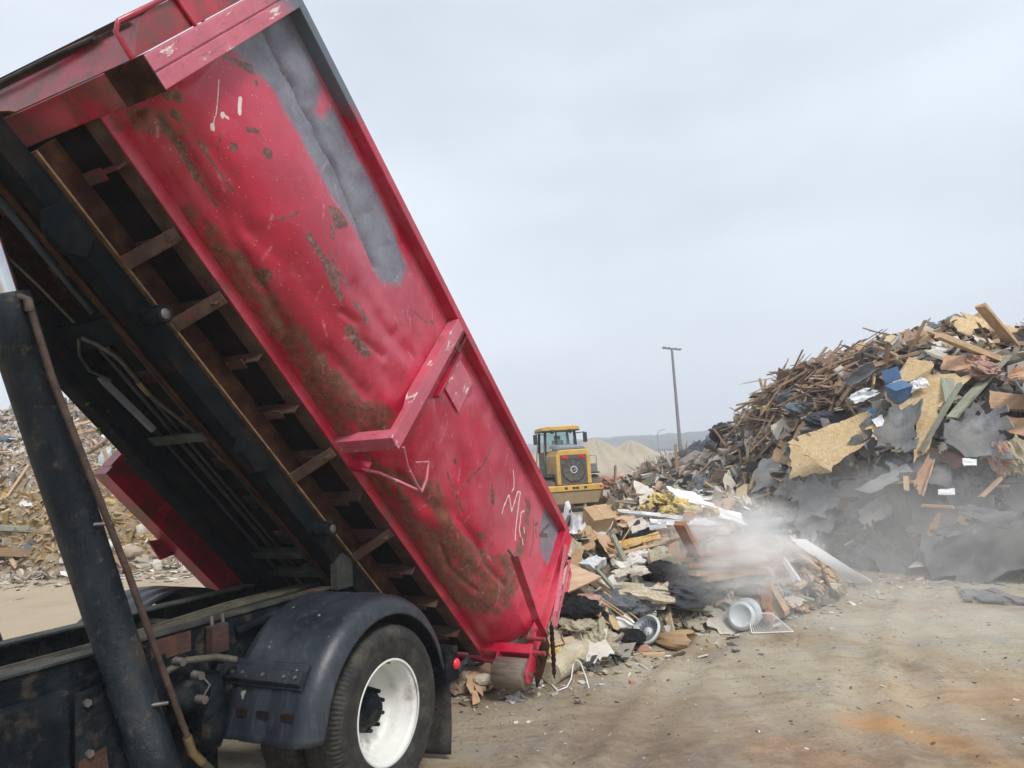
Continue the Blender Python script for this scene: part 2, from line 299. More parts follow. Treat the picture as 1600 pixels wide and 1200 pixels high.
# ---------------------------------------------------------------- mesh helpers
class MB:
    """collects shapes, then links them as ONE mesh object"""
    def __init__(s): s.v = []; s.f = []; s.sm = []
    def add(s, vs, fs, smooth=False):
        o = len(s.v); s.v += [tuple(p) for p in vs]; s.f += [tuple(i+o for i in f) for f in fs]; s.sm += [smooth]*len(fs); return s
    def box(s, x0, x1, y0, y1, z0, z1):
        v = [(x, y, z) for x in (x0, x1) for y in (y0, y1) for z in (z0, z1)]
        return s.add(v, [(0, 1, 3, 2), (4, 6, 7, 5), (0, 4, 5, 1), (2, 3, 7, 6), (0, 2, 6, 4), (1, 5, 7, 3)])
    def bar(s, p, q, w, h, up=(0, 0, 1)):
        p, q = Vector(p), Vector(q); d = (q-p).normalized(); a = d.cross(Vector(up))
        if a.length < 1e-4: a = d.cross(Vector((1, 0, 0)))
        a.normalize(); b = a.cross(d)
        v = [e + a*(w/2)*i + b*(h/2)*j for e in (p, q) for i in (-1, 1) for j in (-1, 1)]
        return s.add(v, [(0, 1, 3, 2), (4, 6, 7, 5), (0, 4, 5, 1), (2, 3, 7, 6), (0, 2, 6, 4), (1, 5, 7, 3)])
    def tube(s, pts, r, n=10, cap=True):
        pts = [Vector(p) for p in pts]; rs = r if isinstance(r, (list, tuple)) else [r]*len(pts); vs = []; fs = []
        prev = None
        for i, p in enumerate(pts):
            t = (pts[min(i+1, len(pts)-1)]-pts[max(i-1, 0)]).normalized()
            a = prev if prev is not None else (Vector((0, 0, 1)) if abs(t.z) < .9 else Vector((1, 0, 0)))
            a = (a - t*a.dot(t)).normalized(); prev = a; b = t.cross(a)
            vs += [p + (a*math.cos(2*math.pi*k/n)+b*math.sin(2*math.pi*k/n))*rs[i] for k in range(n)]
        for i in range(len(pts)-1):
            for k in range(n): fs.append((i*n+k, i*n+(k+1) % n, (i+1)*n+(k+1) % n, (i+1)*n+k))
        s.add(vs, fs, True)
        if cap:
            s.add(vs[:n], [tuple(range(n))]); s.add(vs[-n:], [tuple(range(n))])
        return s
    def lathe(s, prof, c, axis, n=48, mod=None):
        """prof: (r, h) along axis through c; axis 0..2"""
        c = Vector(c); A = [Vector((1, 0, 0)), Vector((0, 1, 0)), Vector((0, 0, 1))]; ax = A[axis]; a = A[(axis+1) % 3]; b = A[(axis+2) % 3]
        vs = []; k = len(prof)
        for i in range(n):
            t = 2*math.pi*i/n
            for j, (r, h) in enumerate(prof):
                rr = r + (mod(i, j) if mod else 0)
                vs.append(c + ax*h + (a*math.cos(t)+b*math.sin(t))*rr)
        fs = [(i*k+j, i*k+j+1, ((i+1) % n)*k+j+1, ((i+1) % n)*k+j) for i in range(n) for j in range(k-1)]
        return s.add(vs, fs, True)
    def prism(s, poly, a, b, f):
        """poly of 2D points swept between a and b; f(x, y, t) -> point"""
        n = len(poly); v = [f(x, y, a) for x, y in poly] + [f(x, y, b) for x, y in poly]
        return s.add(v, [tuple(range(n)), tuple(range(2*n-1, n-1, -1))] + [(i, (i+1) % n, n+(i+1) % n, n+i) for i in range(n)])
    def mesh(s, name, recalc=True):
        me = bpy.data.meshes.new(name); me.from_pydata(s.v, [], s.f); me.polygons.foreach_set('use_smooth', s.sm)
        if recalc:
            bm = bmesh.new(); bm.from_mesh(me); bmesh.ops.recalc_face_normals(bm, faces=bm.faces); bm.to_mesh(me); bm.free()
        me.update(); return me
    def build(s, name, mat, parent=None, bevel=0, solid=0, mesh=None):
        me = mesh or s.mesh(name); me.materials.append(M[mat] if isinstance(mat, str) else mat)
        o = bpy.data.objects.new(name, me); C.collection.objects.link(o)
        if parent: o.parent = parent
        if solid: mo = o.modifiers.new('thickness', 'SOLIDIFY'); mo.thickness = solid; mo.offset = 0
        if bevel: mo = o.modifiers.new('edges', 'BEVEL'); mo.width = bevel; mo.segments = 2; mo.limit_method = 'ANGLE'
        return o
def tag(o, label=None, cat=None, group=None, kind=None):
    for k, v in (('label', label), ('category', cat), ('group', group), ('kind', kind)):
        if v: o[k] = v
    return o
def empty(name, mat4, label, cat, group=None):
    o = bpy.data.objects.new(name, None); C.collection.objects.link(o); o.matrix_world = mat4; o.empty_display_size = .3
    return tag(o, label, cat, group)
def copy_tree(o, parent=None):
    c = o.copy(); C.collection.objects.link(c); c.parent = parent
    for ch in o.children: copy_tree(ch, c)
    return c
# smooth value noise in numpy (for terrain and dents)
def _h(i, j, k): 
    x = np.sin(i*127.1+j*311.7+k*74.7)*43758.5453; return x-np.floor(x)
def vnoise(x, y, seed=0):
    x = np.asarray(x, float); y = np.asarray(y, float); i = np.floor(x); j = np.floor(y); u = x-i; v = y-j; u = u*u*(3-2*u); v = v*v*(3-2*v)
    return (_h(i, j, seed)*(1-u)+_h(i+1, j, seed)*u)*(1-v)+(_h(i, j+1, seed)*(1-u)+_h(i+1, j+1, seed)*u)*v
def fbm(x, y, seed=0, o=4):
    r = 0; a = .5
    for k in range(o): r = r + a*(vnoise(x*2**k, y*2**k, seed+k*7)-.5); a *= .5
    return r

# ---------------------------------------------------------------- frames of the truck and of the tipped container
PSI, PHI = .4692, .7943
u = Vector((math.sin(PSI), math.cos(PSI), 0)); v = Vector((math.cos(PSI), -math.sin(PSI), 0)); zz = Vector((0, 0, 1))
O = Vector((-1.0536, 7.0907, 0)); Z0 = .3093
def frame(o, a, b, c):
    m = Matrix.Identity(4)
    for i, q in enumerate((a, b, c)):
        for j in range(3): m[j][i] = q[j]
    m.translation = o; return m
es = -u*math.cos(PHI)+zz*math.sin(PHI); en = u*math.sin(PHI)+zz*math.cos(PHI)
MT = frame(O, u, -v, zz)           # truck: x rearwards, y to its far side, z up
MC = frame(O+zz*Z0, es, v, en)     # container: x forwards along its floor, y to its near side, z from floor to rim
truck = empty('roll_off_truck', MT, 'black roll-off tipper truck with tilted hoist, thick black ram and white wheel rim', 'truck')
box = empty('roll_off_container', MC, 'long dented red steel container tipped up on the truck hoist with grey primer patches', 'container')
MCT = MT.inverted() @ MC           # container coordinates -> truck coordinates
def TT(s_, w_, n_): return MCT @ Vector((s_, w_, n_))
def CP(mb):                        # a builder filled in container coordinates, moved to truck coordinates
    mb.v = [tuple(MCT @ Vector(p)) for p in mb.v]; return mb
def FW(mb):                        # filled as (a, w, z) with w to the near side
    mb.v = [(p[0], -p[1], p[2]) for p in mb.v]; return mb

# ================================================================ the container
LEN, W0, W1, HT = 5.12, .718, 1.219, 1.387
RIBS = 2.616
def bez(a, b, c, d, t): return tuple(a[i]*(1-t)**3+3*b[i]*t*(1-t)**2+3*c[i]*t*t*(1-t)+d[i]*t**3 for i in (0, 1))
def prof(t):
    if t < .5: return bez((.72, .06), (1.04, .04), (1.13, .30), (1.12, .62), t/.5)
    q = (t-.5)/.5; return (1.12, .62+(1.33-.62)*q)
NS, NTT = 470, 150
sg = np.linspace(.03, 5.06, NS); tg = np.linspace(0, 1, NTT)
PW = np.array([prof(t) for t in tg]); S, Tt = np.meshgrid(sg, tg, indexing='ij')
def segdist(S, Tn, pts):
    """distance in metres on the unrolled sheet from a polyline of (s, t)"""
    best = np.full(S.shape, 9.0)
    for (a, b), (c, d_) in zip(pts[:-1], pts[1:]):
        ax, ay, bx, by = a, b*1.62, c, d_*1.62; X = S; Y = Tn*1.62
        L2 = max((bx-ax)**2+(by-ay)**2, 1e-9); q = np.clip(((X-ax)*(bx-ax)+(Y-ay)*(by-ay))/L2, 0, 1)
        best = np.minimum(best, np.hypot(X-(ax+q*(bx-ax)), Y-(ay+q*(by-ay))))
    return best
def inpoly(X, Y, poly):
    r = np.zeros(X.shape, bool); n = len(poly)
    for i in range(n):
        x0, y0 = poly[i]; x1, y1 = poly[(i+1) % n]
        if y0 == y1: continue
        c = ((y0 > Y) != (y1 > Y)) & (X < (x1-x0)*(Y-y0)/(y1-y0)+x0); r ^= c
    return r
def softpoly(poly, soft):
    d = segdist(S, Tt, poly+[poly[0]]); ins = inpoly(S, Tt, poly)
    return np.clip(.5+np.where(ins, d, -d)/soft*.5, 0, 1)
def sm(d, r, soft): return np.clip(1-(d-r)/soft, 0, 1)
def skin_mesh(sign):
    N = np.zeros((NTT, 2)); dP = np.gradient(PW, axis=0); N[:, 0] = dP[:, 1]; N[:, 1] = -dP[:, 0]; N /= np.linalg.norm(N, axis=1)[:, None]
    disp = fbm(S*1.1, Tt*2.3, 3, 4)*.035*np.sin(np.pi*np.clip(Tt, 0, 1))
    r2 = np.random.default_rng(5 if sign > 0 else 9)
    for k in range(90):
        s0, t0 = r2.uniform(.2, 4.9), r2.uniform(.08, .92); ra, rb = r2.uniform(.03, .32), r2.uniform(.03, .14); an = r2.uniform(0, 3.14)
        X = (S-s0); Y = (Tt-t0)*1.62; x = X*math.cos(an)+Y*math.sin(an); y = -X*math.sin(an)+Y*math.cos(an)
        disp -= r2.uniform(.001, .007)*np.exp(-(x/ra)**2-(y/rb)**2)
    for k in range(46):      # knocks and creases from the load
        s0, t0 = r2.uniform(.2, 4.8), r2.uniform(.08, .9); an = r2.normal(.9, .8); l = r2.uniform(.05, .35)
        q = segdist(S, Tt, [(s0, t0), (s0+l*math.cos(an), t0+l*math.sin(an)/1.62)]); disp += r2.choice([-1, -1, .7])*r2.uniform(.001, .006)*np.exp(-q/r2.uniform(.015, .04))
    if sign > 0:
        # long pressed crease through the primer and the one below it
        cr = [(5.0, .77), (4.96, .76), (4.78, .75), (4.68, .765), (4.56, .745), (4.44, .755), (4.31, .735), (4.15, .745), (3.95, .71), (3.7, .665), (3.5, .64)]
        dd = segdist(S, Tt, cr); above = np.interp(S, [q[0] for q in cr][::-1], [q[1] for q in cr][::-1]) < Tt
        disp -= np.where(above, .045*np.exp(-(dd/.06)**2), -.004*np.exp(-(dd/.05)**2))*(S > 3.4)
        for pts, dep, rr in ([[(1.5, .30), (1.2, .33), (.9, .30), (.6, .33)], .022, .035], [[(1.4, .13), (1.15, .10), (.8, .16)], .02, .03], [[(3.45, .36), (3.3, .40), (3.2, .38), (3.0, .42)], .02, .03], [[(4.1, .25), (3.6, .30), (3.1, .36), (2.75, .40)], .02, .10], [[(3.5, .47), (3.1, .50), (2.8, .56)], .018, .07],
                             [[(4.95, .14), (4.5, .14), (4.2, .2)], .02, .07], [[(1.6, .12), (1.2, .15), (.8, .25)], .02, .09], [[(3.3, .2), (2.9, .24)], .022, .06],
                             [[(2.2, .15), (1.8, .2), (1.5, .34), (1.1, .30)], .02, .07], [[(1.1, .36), (.8, .34), (.6, .42)], .02, .08],
                             [[(4.75, .16), (4.1, .12), (3.6, .10)], .018, .05], [[(4.7, .24), (4.45, .26), (4.2, .2)], .012, .05]):
            disp -= dep*np.exp(-(segdist(S, Tt, pts)/rr)**2)
    Wd = PW[:, 0][None, :]+disp*N[:, 0][None, :]; Nd = PW[:, 1][None, :]+disp*N[:, 1][None, :]
    # at the front end the round belly is folded flat to meet the front frame
    k = np.clip((S-4.90-.22*np.minimum(Tt, .5))/.07, 0, 1); k = k*k*(3-2*k)
    fw = np.interp(Tt, [0, .30, .38, 1], [.72, 1.14, 1.165, 1.165]); fn = np.interp(Tt, [0, .30, .38, 1], [.06, .20, .33, 1.33])
    k2 = np.clip((.42-S)/.4, 0, 1); k2 = k2*k2*(3-2*k2)*.55
    k = np.maximum(k, k2); Wd = Wd*(1-k)+fw*k; Nd = Nd*(1-k)+fn*k
    V = np.stack([S, sign*Wd, Nd], -1).reshape(-1, 3)
    i, j = np.meshgrid(np.arange(NS-1), np.arange(NTT-1), indexing='ij'); a = (i*NTT+j).ravel()
    F = np.stack([a, a+NTT, a+NTT+1, a+1] if sign < 0 else [a, a+1, a+NTT+1, a+NTT], -1)
    me = bpy.data.meshes.new('side_panel'); me.from_pydata(V.tolist(), [], F.tolist()); me.polygons.foreach_set('use_smooth', [True]*len(F))
    prim = np.zeros(S.shape); dirt = np.zeros(S.shape); white = np.zeros(S.shape); rust = np.zeros(S.shape); scr = np.zeros(S.shape); fade = np.zeros(S.shape)
    dirt += np.clip(1.0-Tt/.16, 0, 1)*.42*(S < 4.9)
    fade += np.clip((Tt-.34)/.40, 0, 1)*(.60+fbm(S*1.7, Tt*3, 21, 3)*2.2)  # pinker towards the rim: faded paint, plus the sky's reflection painted in
    if sign > 0:
        g = [(5.2, .53), (5.06, .53), (4.91, .59), (4.74, .645), (4.45, .65), (4.08, .635), (3.78, .66), (3.38, .65), (3.22, .77), (3.26, .88), (3.62, .945), (3.95, .955), (4.28, .95), (4.45, .965), (4.43, .84), (4.50, .82), (4.58, .96), (4.9, 1.02), (5.2, 1.05)]
        prim = np.maximum(prim, softpoly(g, .11))
        prim = np.maximum(prim, softpoly([(.02, .70), (.30, .72), (.42, .86), (.45, 1.02), (0, 1.02)], .08)*.9)
        for pts, rr in ([[(4.36, .02), (3.85, .08), (3.6, .10), (3.35, .10), (3.11, .13), (2.83, .15), (2.68, .24)], .09], [[(3.1, .05), (2.7, .09)], .10],
                        [[(2.4, .05), (1.87, .06), (1.41, .05), (1.0, .06)], .10], [[(1.42, .16), (1.1, .2), (.85, .26), (.6, .38)], .17], [[(.75, .1), (.55, .25)], .14],
                        [[(.62, .42), (.6, .62)], .05], [[(.60, .55), (.66, .74), (.72, .86)], .04], [[(2.3, .05), (2.1, .16), (1.95, .26), (1.55, .24)], .05], [[(4.95, .08), (4.85, .2)], .05]):
            dirt = np.maximum(dirt, sm(segdist(S, Tt, pts), rr, .09)*.9)
        for pts, rr in ([[(4.91, .15), (4.76, .145), (4.57, .138)], .022], [[(4.57, .138), (4.4, .14)], .010], [[(5.0, .22), (4.975, .25), (4.95, .245)], .020], [[(4.9, .2), (4.89, .205)], .024], [[(4.75, .16), (4.74, .165)], .018],
                        [[(4.70, .23), (4.69, .235)], .016], [[(4.62, .325), (4.615, .33)], .02], [[(4.49, .43), (4.485, .432)], .028], [[(5.01, .49), (4.87, .585)], .011], [[(4.99, .50), (4.90, .60)], .008], [[(4.82, .565), (4.815, .57)], .014],
                        [[(4.65, .412), (4.61, .445)], .010], [[(4.75, .223), (4.59, .225), (4.42, .233)], .006], [[(3.98, .58), (3.93, .615), (3.86, .62), (3.89, .57), (3.97, .59)], .030], [[(3.91, .535), (3.85, .505)], .016],
                        [[(3.97, .403), (3.76, .407), (3.65, .39), (3.53, .385)], .020], [[(3.76, .407), (3.62, .40)], .030], [[(3.81, .458), (3.7, .43), (3.55, .45)], .006], [[(3.70, .41), (3.60, .45)], .006],
                        [[(3.42, .438), (3.38, .44)], .018], [[(3.34, .44), (3.28, .435)], .014], [[(3.32, .343), (3.22, .35), (3.12, .36)], .04], [[(4.15, .33), (4.12, .42)], .003], [[(4.2, .30), (4.14, .36)], .003], [[(3.94, .145), (3.93, .16)], .035], [[(3.96, .15), (3.88, .13)], .018],
                        [[(2.78, .22), (2.69, .268)], .012], [[(2.69, .26), (2.68, .27)], .02], [[(2.9, .14), (2.72, .25)], .006], [[(1.52, .802), (1.56, .62), (1.68, .403)], .005], [[(1.30, .60), (1.27, .578), (1.22, .55)], .024], [[(1.33, .62), (1.31, .61)], .012],
                        [[(1.89, .385), (1.7, .36), (1.51, .35)], .007], [[(1.89, .458), (1.88, .46)], .018], [[(1.22, .36), (1.1, .38)], .010], [[(1.02, .33), (1.0, .40)], .008], [[(.50, .80), (.46, .84)], .012], [[(.47, .78), (.40, .76)], .008],
                        [[(.56, .82), (.44, .70), (.42, .60)], .005], [[(2.40, .60), (2.22, .62)], .008], [[(2.0, .80), (1.86, .7)], .004], [[(3.0, .76), (2.86, .80), (2.80, .86), (2.74, .84)], .005], [[(.35, .82), (.28, .93)], .012], [[(.36, .80), (.25, .86)], .02]):
            rust = np.maximum(rust, sm(segdist(S, Tt, pts), rr, .010))
        for pts, rr in ([[(4.80, .455), (4.765, .43), (4.74, .418)], .009], [[(4.785, .356), (4.775, .352)], .010]):
            white = np.maximum(white, sm(segdist(S, Tt, pts), rr, .006))
        for pts, rr in ([[(4.93, .415), (4.83, .355), (4.76, .30)], .002], [[(4.765, .30), (4.75, .295)], .012], [[(4.78, .36), (4.75, .368)], .006]):
            white = np.maximum(white, sm(segdist(S, Tt, pts), rr, .006)*.75)
        for pts in ([(1.045, .575), (1.06, .69), (1.05, .72), (.925, .665), (.93, .70), (.95, .81), (.91, .83), (.80, .66), (.72, .555)], [(1.13, .87), (1.06, .83), (1.02, .79), (1.03, .76)], [(.74, .78), (.78, .74), (.72, .65), (.66, .62)], [(.66, .69), (.62, .665)], [(.62, .62), (.58, .60)]):
            white = np.maximum(white, sm(segdist(S, Tt, pts), .0055, .006)*.85)
        rs = np.random.default_rng(3)
        for k in range(110):
            s0, t0 = rs.uniform(.3, 5), rs.uniform(.1, .95); an = rs.normal(.9, .7); l = rs.uniform(.02, .14)
            q = sm(segdist(S, Tt, [(s0, t0), (s0+l*math.cos(an), t0+l*math.sin(an)/1.62)]), rs.uniform(.001, .004), .009)
            if k % 3: scr = np.maximum(scr, q*.9)
            else: rust = np.maximum(rust, q*.7)
    for nm, (a_, b_, c_) in (('paint', (prim, dirt, white)), ('marks', (rust, scr, np.clip(fade, 0, 1)))):
        at = me.color_attributes.new(nm, 'FLOAT_COLOR', 'POINT'); arr = np.ones((S.size, 4), np.float32)
        for q, ch in enumerate((a_, b_, c_)): arr[:, q] = np.clip(ch, 0, 1).ravel()
        at.data.foreach_set('color', arr.ravel())
    me.update(); return me
for sg_ in (1, -1): MB().build('side_panel', 'skin', box, solid=.008, mesh=skin_mesh(sg_))
MB().box(.03, 5.06, -.715, .715, 0.0, .02).build('floor_panel', 'under', box)
MB().box(5.062, 5.10, -1.14, 1.14, .125, 1.33).build('front_panel', 'red', box)
for sgn in (1, -1):
    f = lambda x, y, t, q=sgn: (t, q*x, y)
    o = MB().prism([(.60, -.02), (.722, -.02), (.735, .075), (.722, .075), (.71, -.008), (.60, -.008)], .03, 5.03, f).build('bottom_sill', 'sill', box)
    # the painted upright leg of the sill
    MB().prism([(.724, -.018), (.735, -.018), (.748, .085), (.728, .085)], .0, 5.03, f).build('sill_edge', 'red', o)
    MB().prism([(1.118, 1.318), (1.219, 1.318), (1.219, 1.387), (1.118, 1.387)], 0, 5.19, f).build('top_rail', 'redmud' if sgn < 0 else 'railpaint', box, bevel=.006)
    for s0, s1 in ((RIBS-.055, RIBS+.055), (-.005, .09)):
        MB().prism([(.70, .0), (1.222, -.002), (1.222, 1.316), (1.128, 1.316), (1.128, .46), (1.168, .30), (1.168, .085), (.75, .087)], s0, s1, f).build('side_rib', 'redpink' if s0 > 1 else 'red', box, bevel=.004)
# front frame: cross beam, two posts
fb = MB().prism([(-.05, 5.035), (-.05, 5.20), (.035, 5.20), (.042, 5.185), (.05, 5.20), (.122, 5.20), (.122, 5.035)], -1.148, 1.148, lambda x, y, t: (y, t, x)).build('front_beam', 'redmud', box, bevel=.004)
for sgn in (1, -1):
    p = MB(); p.box(5.035, 5.115, *sorted((sgn*1.15, sgn*1.25)), -.052, 1.318); p.box(5.122, 5.20, *sorted((sgn*1.15, sgn*1.247)), -.052, 1.318); p.box(5.11, 5.13, *sorted((sgn*1.16, sgn*1.236)), -.05, 1.31)
    p.build('front_post', 'postpaint', box, bevel=.005)
# scraped brown lap plate at the foot of the post and beam
MB().box(5.03, 5.204, .98, 1.256, -.056, -.046).build('wear_plate', 'rustrail', box)
MB().prism([(5.205, .0), (5.335, .16), (5.352, .26), (5.345, .9), (5.205, 1.2)], -1.14, 1.148, lambda x, y, t: (x, t, y)).build('front_bulkhead', 'redmud', box)
p = MB(); p.box(5.345, 5.372, -1.16, 1.145, .225, .262); p.box(5.30, 5.345, -1.12, 1.1, .145, .16)
p.build('front_stiffener', 'sill', box, bevel=.003)
MB().tube([(5.2, 1.13, .0), (5.33, 1.14, .0), (5.362, 1.15, .04), (5.365, 1.155, .40), (5.35, 1.16, .46), (5.2, 1.16, .48)], .013, 8).build('grab_handle', 'red', box)
MB().tube([(5.2, 1.10, .62), (5.35, 1.10, .60), (5.36, 1.10, .66), (5.37, 1.1, 1.1)], .013, 8).build('grab_handle', 'red', box)
MB().tube([(5.345, -.6, .12), (5.35, .1, .12), (5.352, .5, .13), (5.345, .85, .14)], .012, 8).build('winch_cable', 'railtop', box)
# bent rusty skirt torn from the front beam
g = MB(); nx = 26
for i in range(nx+1):
    q = i/nx; wv = .03*math.sin(q*9)+.018*math.sin(q*23)
    g.v += [(5.2+.005, -.9+1.15*q, -.04), (5.225+.5*wv, -.9+1.15*q, -.10-.03*math.sin(q*5)), (5.26+wv, -.9+1.15*q, -.13-.04*math.sin(q*6+1))]
g.f = [(i*3+j, i*3+j+1, i*3+j+4, i*3+j+3) for i in range(nx) for j in range(2)]; g.sm = [True]*len(g.f)
g.build('bent_skirt', 'goldedge', box, solid=.006)
# underside: cross members with outriggers, long rails
for k in range(-5, 6):
    sk = RIBS+.435*k
    p = MB(); p.box(sk-.006, sk+.006, -.70, .70, -.098, -.001); p.box(sk-.035, sk+.035, -.60, .60, -.106, -.099)
    o = p.build('cross_member', 'sill', box)
    for sgn in (1, -1) if k in (4, 3, 0, -2) else ():
        f = lambda x, y, t, q=sgn: (t, q*x, y)
        p = MB(); p.prism([(.46, -.255), (.50, -.262), (.715, -.034), (.715, -.022), (.60, -.021), (.46, -.021)], sk-.042, sk-.034, f)
        p.prism([(.455, -.264), (.50, -.272), (.718, -.040), (.718, -.030), (.50, -.260), (.455, -.252)], sk-.034, sk+.045, f)
        p.build('outrigger', 'sill', o)
for sgn in (1, -1):
    f = lambda x, y, t, q=sgn: (t, q*x, y)
    p = MB(); p.prism([(.435, -.262), (.447, -.262), (.447, -.112), (.435, -.112)], .15, 5.03, f)
    p.prism([(.36, -.112), (.452, -.112), (.452, -.100), (.36, -.100)], .15, 5.03, f)
    o = p.build('long_rail', 'rustrail', box)
    MB().prism([(.37, -.276), (.497, -.276), (.497, -.264), (.37, -.264)], .10, 5.03, f).build('rail_flange', 'goldedge', o)
# rear rollers
for sgn in (1, -1):
    c = (.03, sgn*1.075, -.16)
    o = MB().lathe([(.02, -.145), (.118, -.145), (.128, -.135), (.128, .135), (.118, .145), (.02, .145)], c, 1, 32).build('ground_roller', 'roller', box)
    for q in (-.158, .158):
        MB().prism([(-.03, .0), (.10, .0), (.085, -.19), (.04, -.24), (-.01, -.22), (-.04, -.14)], c[1]+q-.008, c[1]+q+.008, lambda x, y, t: (x, t, y)).build('roller_bracket', 'red', box)
    MB().tube([(.03, c[1]-.18, -.16), (.03, c[1]+.18, -.16)], .022, 10).build('roller_axle', 'bolt', o)
# rear: door frame post, hinge bars, latch lever, chains
p = MB(); p.box(-.065, -.012, 1.14, 1.215, .02, 1.36); p.box(-.085, -.065, 1.16, 1.2, .10, 1.30); p.box(-.02, .0, 1.16, 1.255, .02, 1.32)
p.build('rear_post', 'red', box, bevel=.004)
for sgn in (1, -1): MB().box(-.07, -.01, *sorted((sgn*1.14, sgn*.4)), -.03, .06).build('rear_beam', 'red', box)
p = MB(); p.bar((.83, 1.235, .445), (.32, 1.24, .30), .012, .075, (0, 1, 0)); p.bar((.32, 1.24, .30), (.22, 1.26, .245), .012, .07, (0, 1, 0)); p.bar((.22, 1.262, .245), (-.02, 1.26, .235), .012, .06, (0, 1, 0))
p.build('latch_lever', 'red', box)
MB().tube([(.9, 1.2, .46), (.78, 1.25, .43)], .012, 8).build('lever_pivot', 'bolt', box)
p = MB(); p.bar((.06, 1.25, 1.16), (-.08, 1.27, .36), .05, .012, (0, 1, 0)); p.bar((-.10, 1.25, 1.10), (-.14, 1.27, .40), .03, .014, (0, 1, 0)); p.bar((.02, 1.27, .9), (-.05, 1.28, .5), .014, .03, (0, 1, 0))
p.build('locking_bar', 'redpink', box)
for n0 in (.22, .45, .78, 1.05):
    MB().tube([(-.10, 1.20, n0), (-.10, 1.20, n0+.11)], .022, 10).build('door_hinge', 'redmud', box)
MB().tube([(-.12, 1.22, 1.10), (-.20, 1.24, 1.02), (-.22, 1.24, .86), (-.19, 1.24, .80)], .014, 8).build('door_hook', 'red', box)
p = MB(); p.prism([(-.09, .82), (-.30, .72), (-.16, .70), (-.24, .60), (-.12, .62), (-.09, .55)], 1.19, 1.202, lambda x, y, t: (x, t, y)); p.build('torn_plate', 'red', box)
MB().tube([(.12, 1.16, .12), (.12, 1.34, .12)], .018, 8).build('latch_pin', 'redmud', box)
MB().tube([(.05, 1.16, .03), (.05, 1.34, .03)], .02, 8).build('latch_pin', 'redmud', box)
MB().prism([(-.12, .20), (.02, .24), (.04, .06), (-.04, -.16), (-.10, -.20), (-.13, -.05)], 1.262, 1.276, lambda x, y, t: (x, t, y)).build('latch_plate', 'rustrail', box)
def chain(p0, p1, sag, n, parent, mat, fr=None, r=.006, link=.02):
    mb = MB(); p0, p1 = Vector(p0), Vector(p1)
    for i in range(n):
        q = (i+.5)/n; c = p0.lerp(p1, q)+Vector(sag)*(4*q*(1-q)); q2 = (i+1)/n; c2 = p0.lerp(p1, q2)+Vector(sag)*(4*q2*(1-q2))
        t = (c2-c).normalized(); a = t.cross(Vector((0, 1, .3))).normalized()
        if i % 2: a = t.cross(a)
        mb.tube([c+t*link*1.5*math.cos(k*math.pi/4)+a*link*.7*math.sin(k*math.pi/4) for k in range(9)], r, 5, False)
    return mb.build('chain', mat, parent)
_dn = MC.inverted().to_3x3() @ Vector((0, 0, -1))
for k, (st, l) in enumerate((((-.02, 1.28, .36), .34), ((-.06, 1.28, .33), .30), ((-.10, 1.27, .30), .36))):
    chain(st, Vector(st)+_dn*l, (0, .0, 0), 13, box, 'rustrail')
# folding side hook bar, reinforcing plate and the loop under the rail
p = MB(); p.tube([(2.55, 1.235, .03), (2.40, 1.20, .0), (2.22, 1.17, .01), (2.12, 1.16, .02)], .011, 8); p.tube([(2.12, 1.16, .02), (2.14, 1.17, .12), (2.20, 1.17, .23)], .011, 8); p.tube([(2.20, 1.17, .23), (2.29, 1.14, .14)], .011, 8)
p.tube([(2.12, 1.16, .02), (2.36, .95, -.01), (2.42, .80, -.01)], .012, 8); p.build('rope_hook', 'redpink', box)
MB().box(2.11, 2.42, 1.128, 1.142, .85, 1.20).build('patch_plate', 'redpink', box, bevel=.002)
MB().box(2.40, 2.425, 1.13, 1.17, .70, 1.22).build('plate_edge', 'red', box)
p = MB(); p.bar((2.555, 1.225, 1.10), (2.555, 1.225, 1.30), .012, .012); p.bar((2.50, 1.225, 1.10), (2.50, 1.225, 1.30), .012, .012); p.bar((2.555, 1.225, 1.10), (2.50, 1.225, 1.10), .012, .012); p.build('tarp_loop', 'sill', box)
MB().prism([(2.42, .735), (2.48, .735), (2.40, .86), (2.385, .86)], -.03, .07, lambda x, y, t: (x, y, t)).build('hook_gusset', 'red', box)
# the rear door, swung round and chained back along the far side
door = MB(); door.box(.25, 2.72, -1.345, -1.325, -.20, 1.28); door = door.build('rear_door', 'redshade', box)
p = MB(); p.box(.22, 2.80, -1.44, -1.28, -.28, -.20); p.box(.22, 2.80, -1.44, -1.32, 1.28, 1.36); p.box(2.72, 2.80, -1.43, -1.31, -.198, 1.278); p.box(.22, .30, -1.43, -1.31, -.198, 1.278)
p.build('door_frame', 'redshade', door, bevel=.004)
for s0 in (.75, 1.25, 1.75, 2.2): MB().box(s0-.03, s0+.03, -1.325, -1.27, -.19, 1.27).build('door_rib', 'redshade', door)
p = MB(); p.prism([(2.0, -.28), (2.08, -.36), (1.88, -.40), (1.80, -.28)], -1.42, -1.40, lambda x, y, t: (x, t, y)); p.build('door_catch', 'redmud', door)
chain((2.78, -1.28, .0), (2.35, -1.26, .12), (0, 0, -.12), 16, door, 'black')

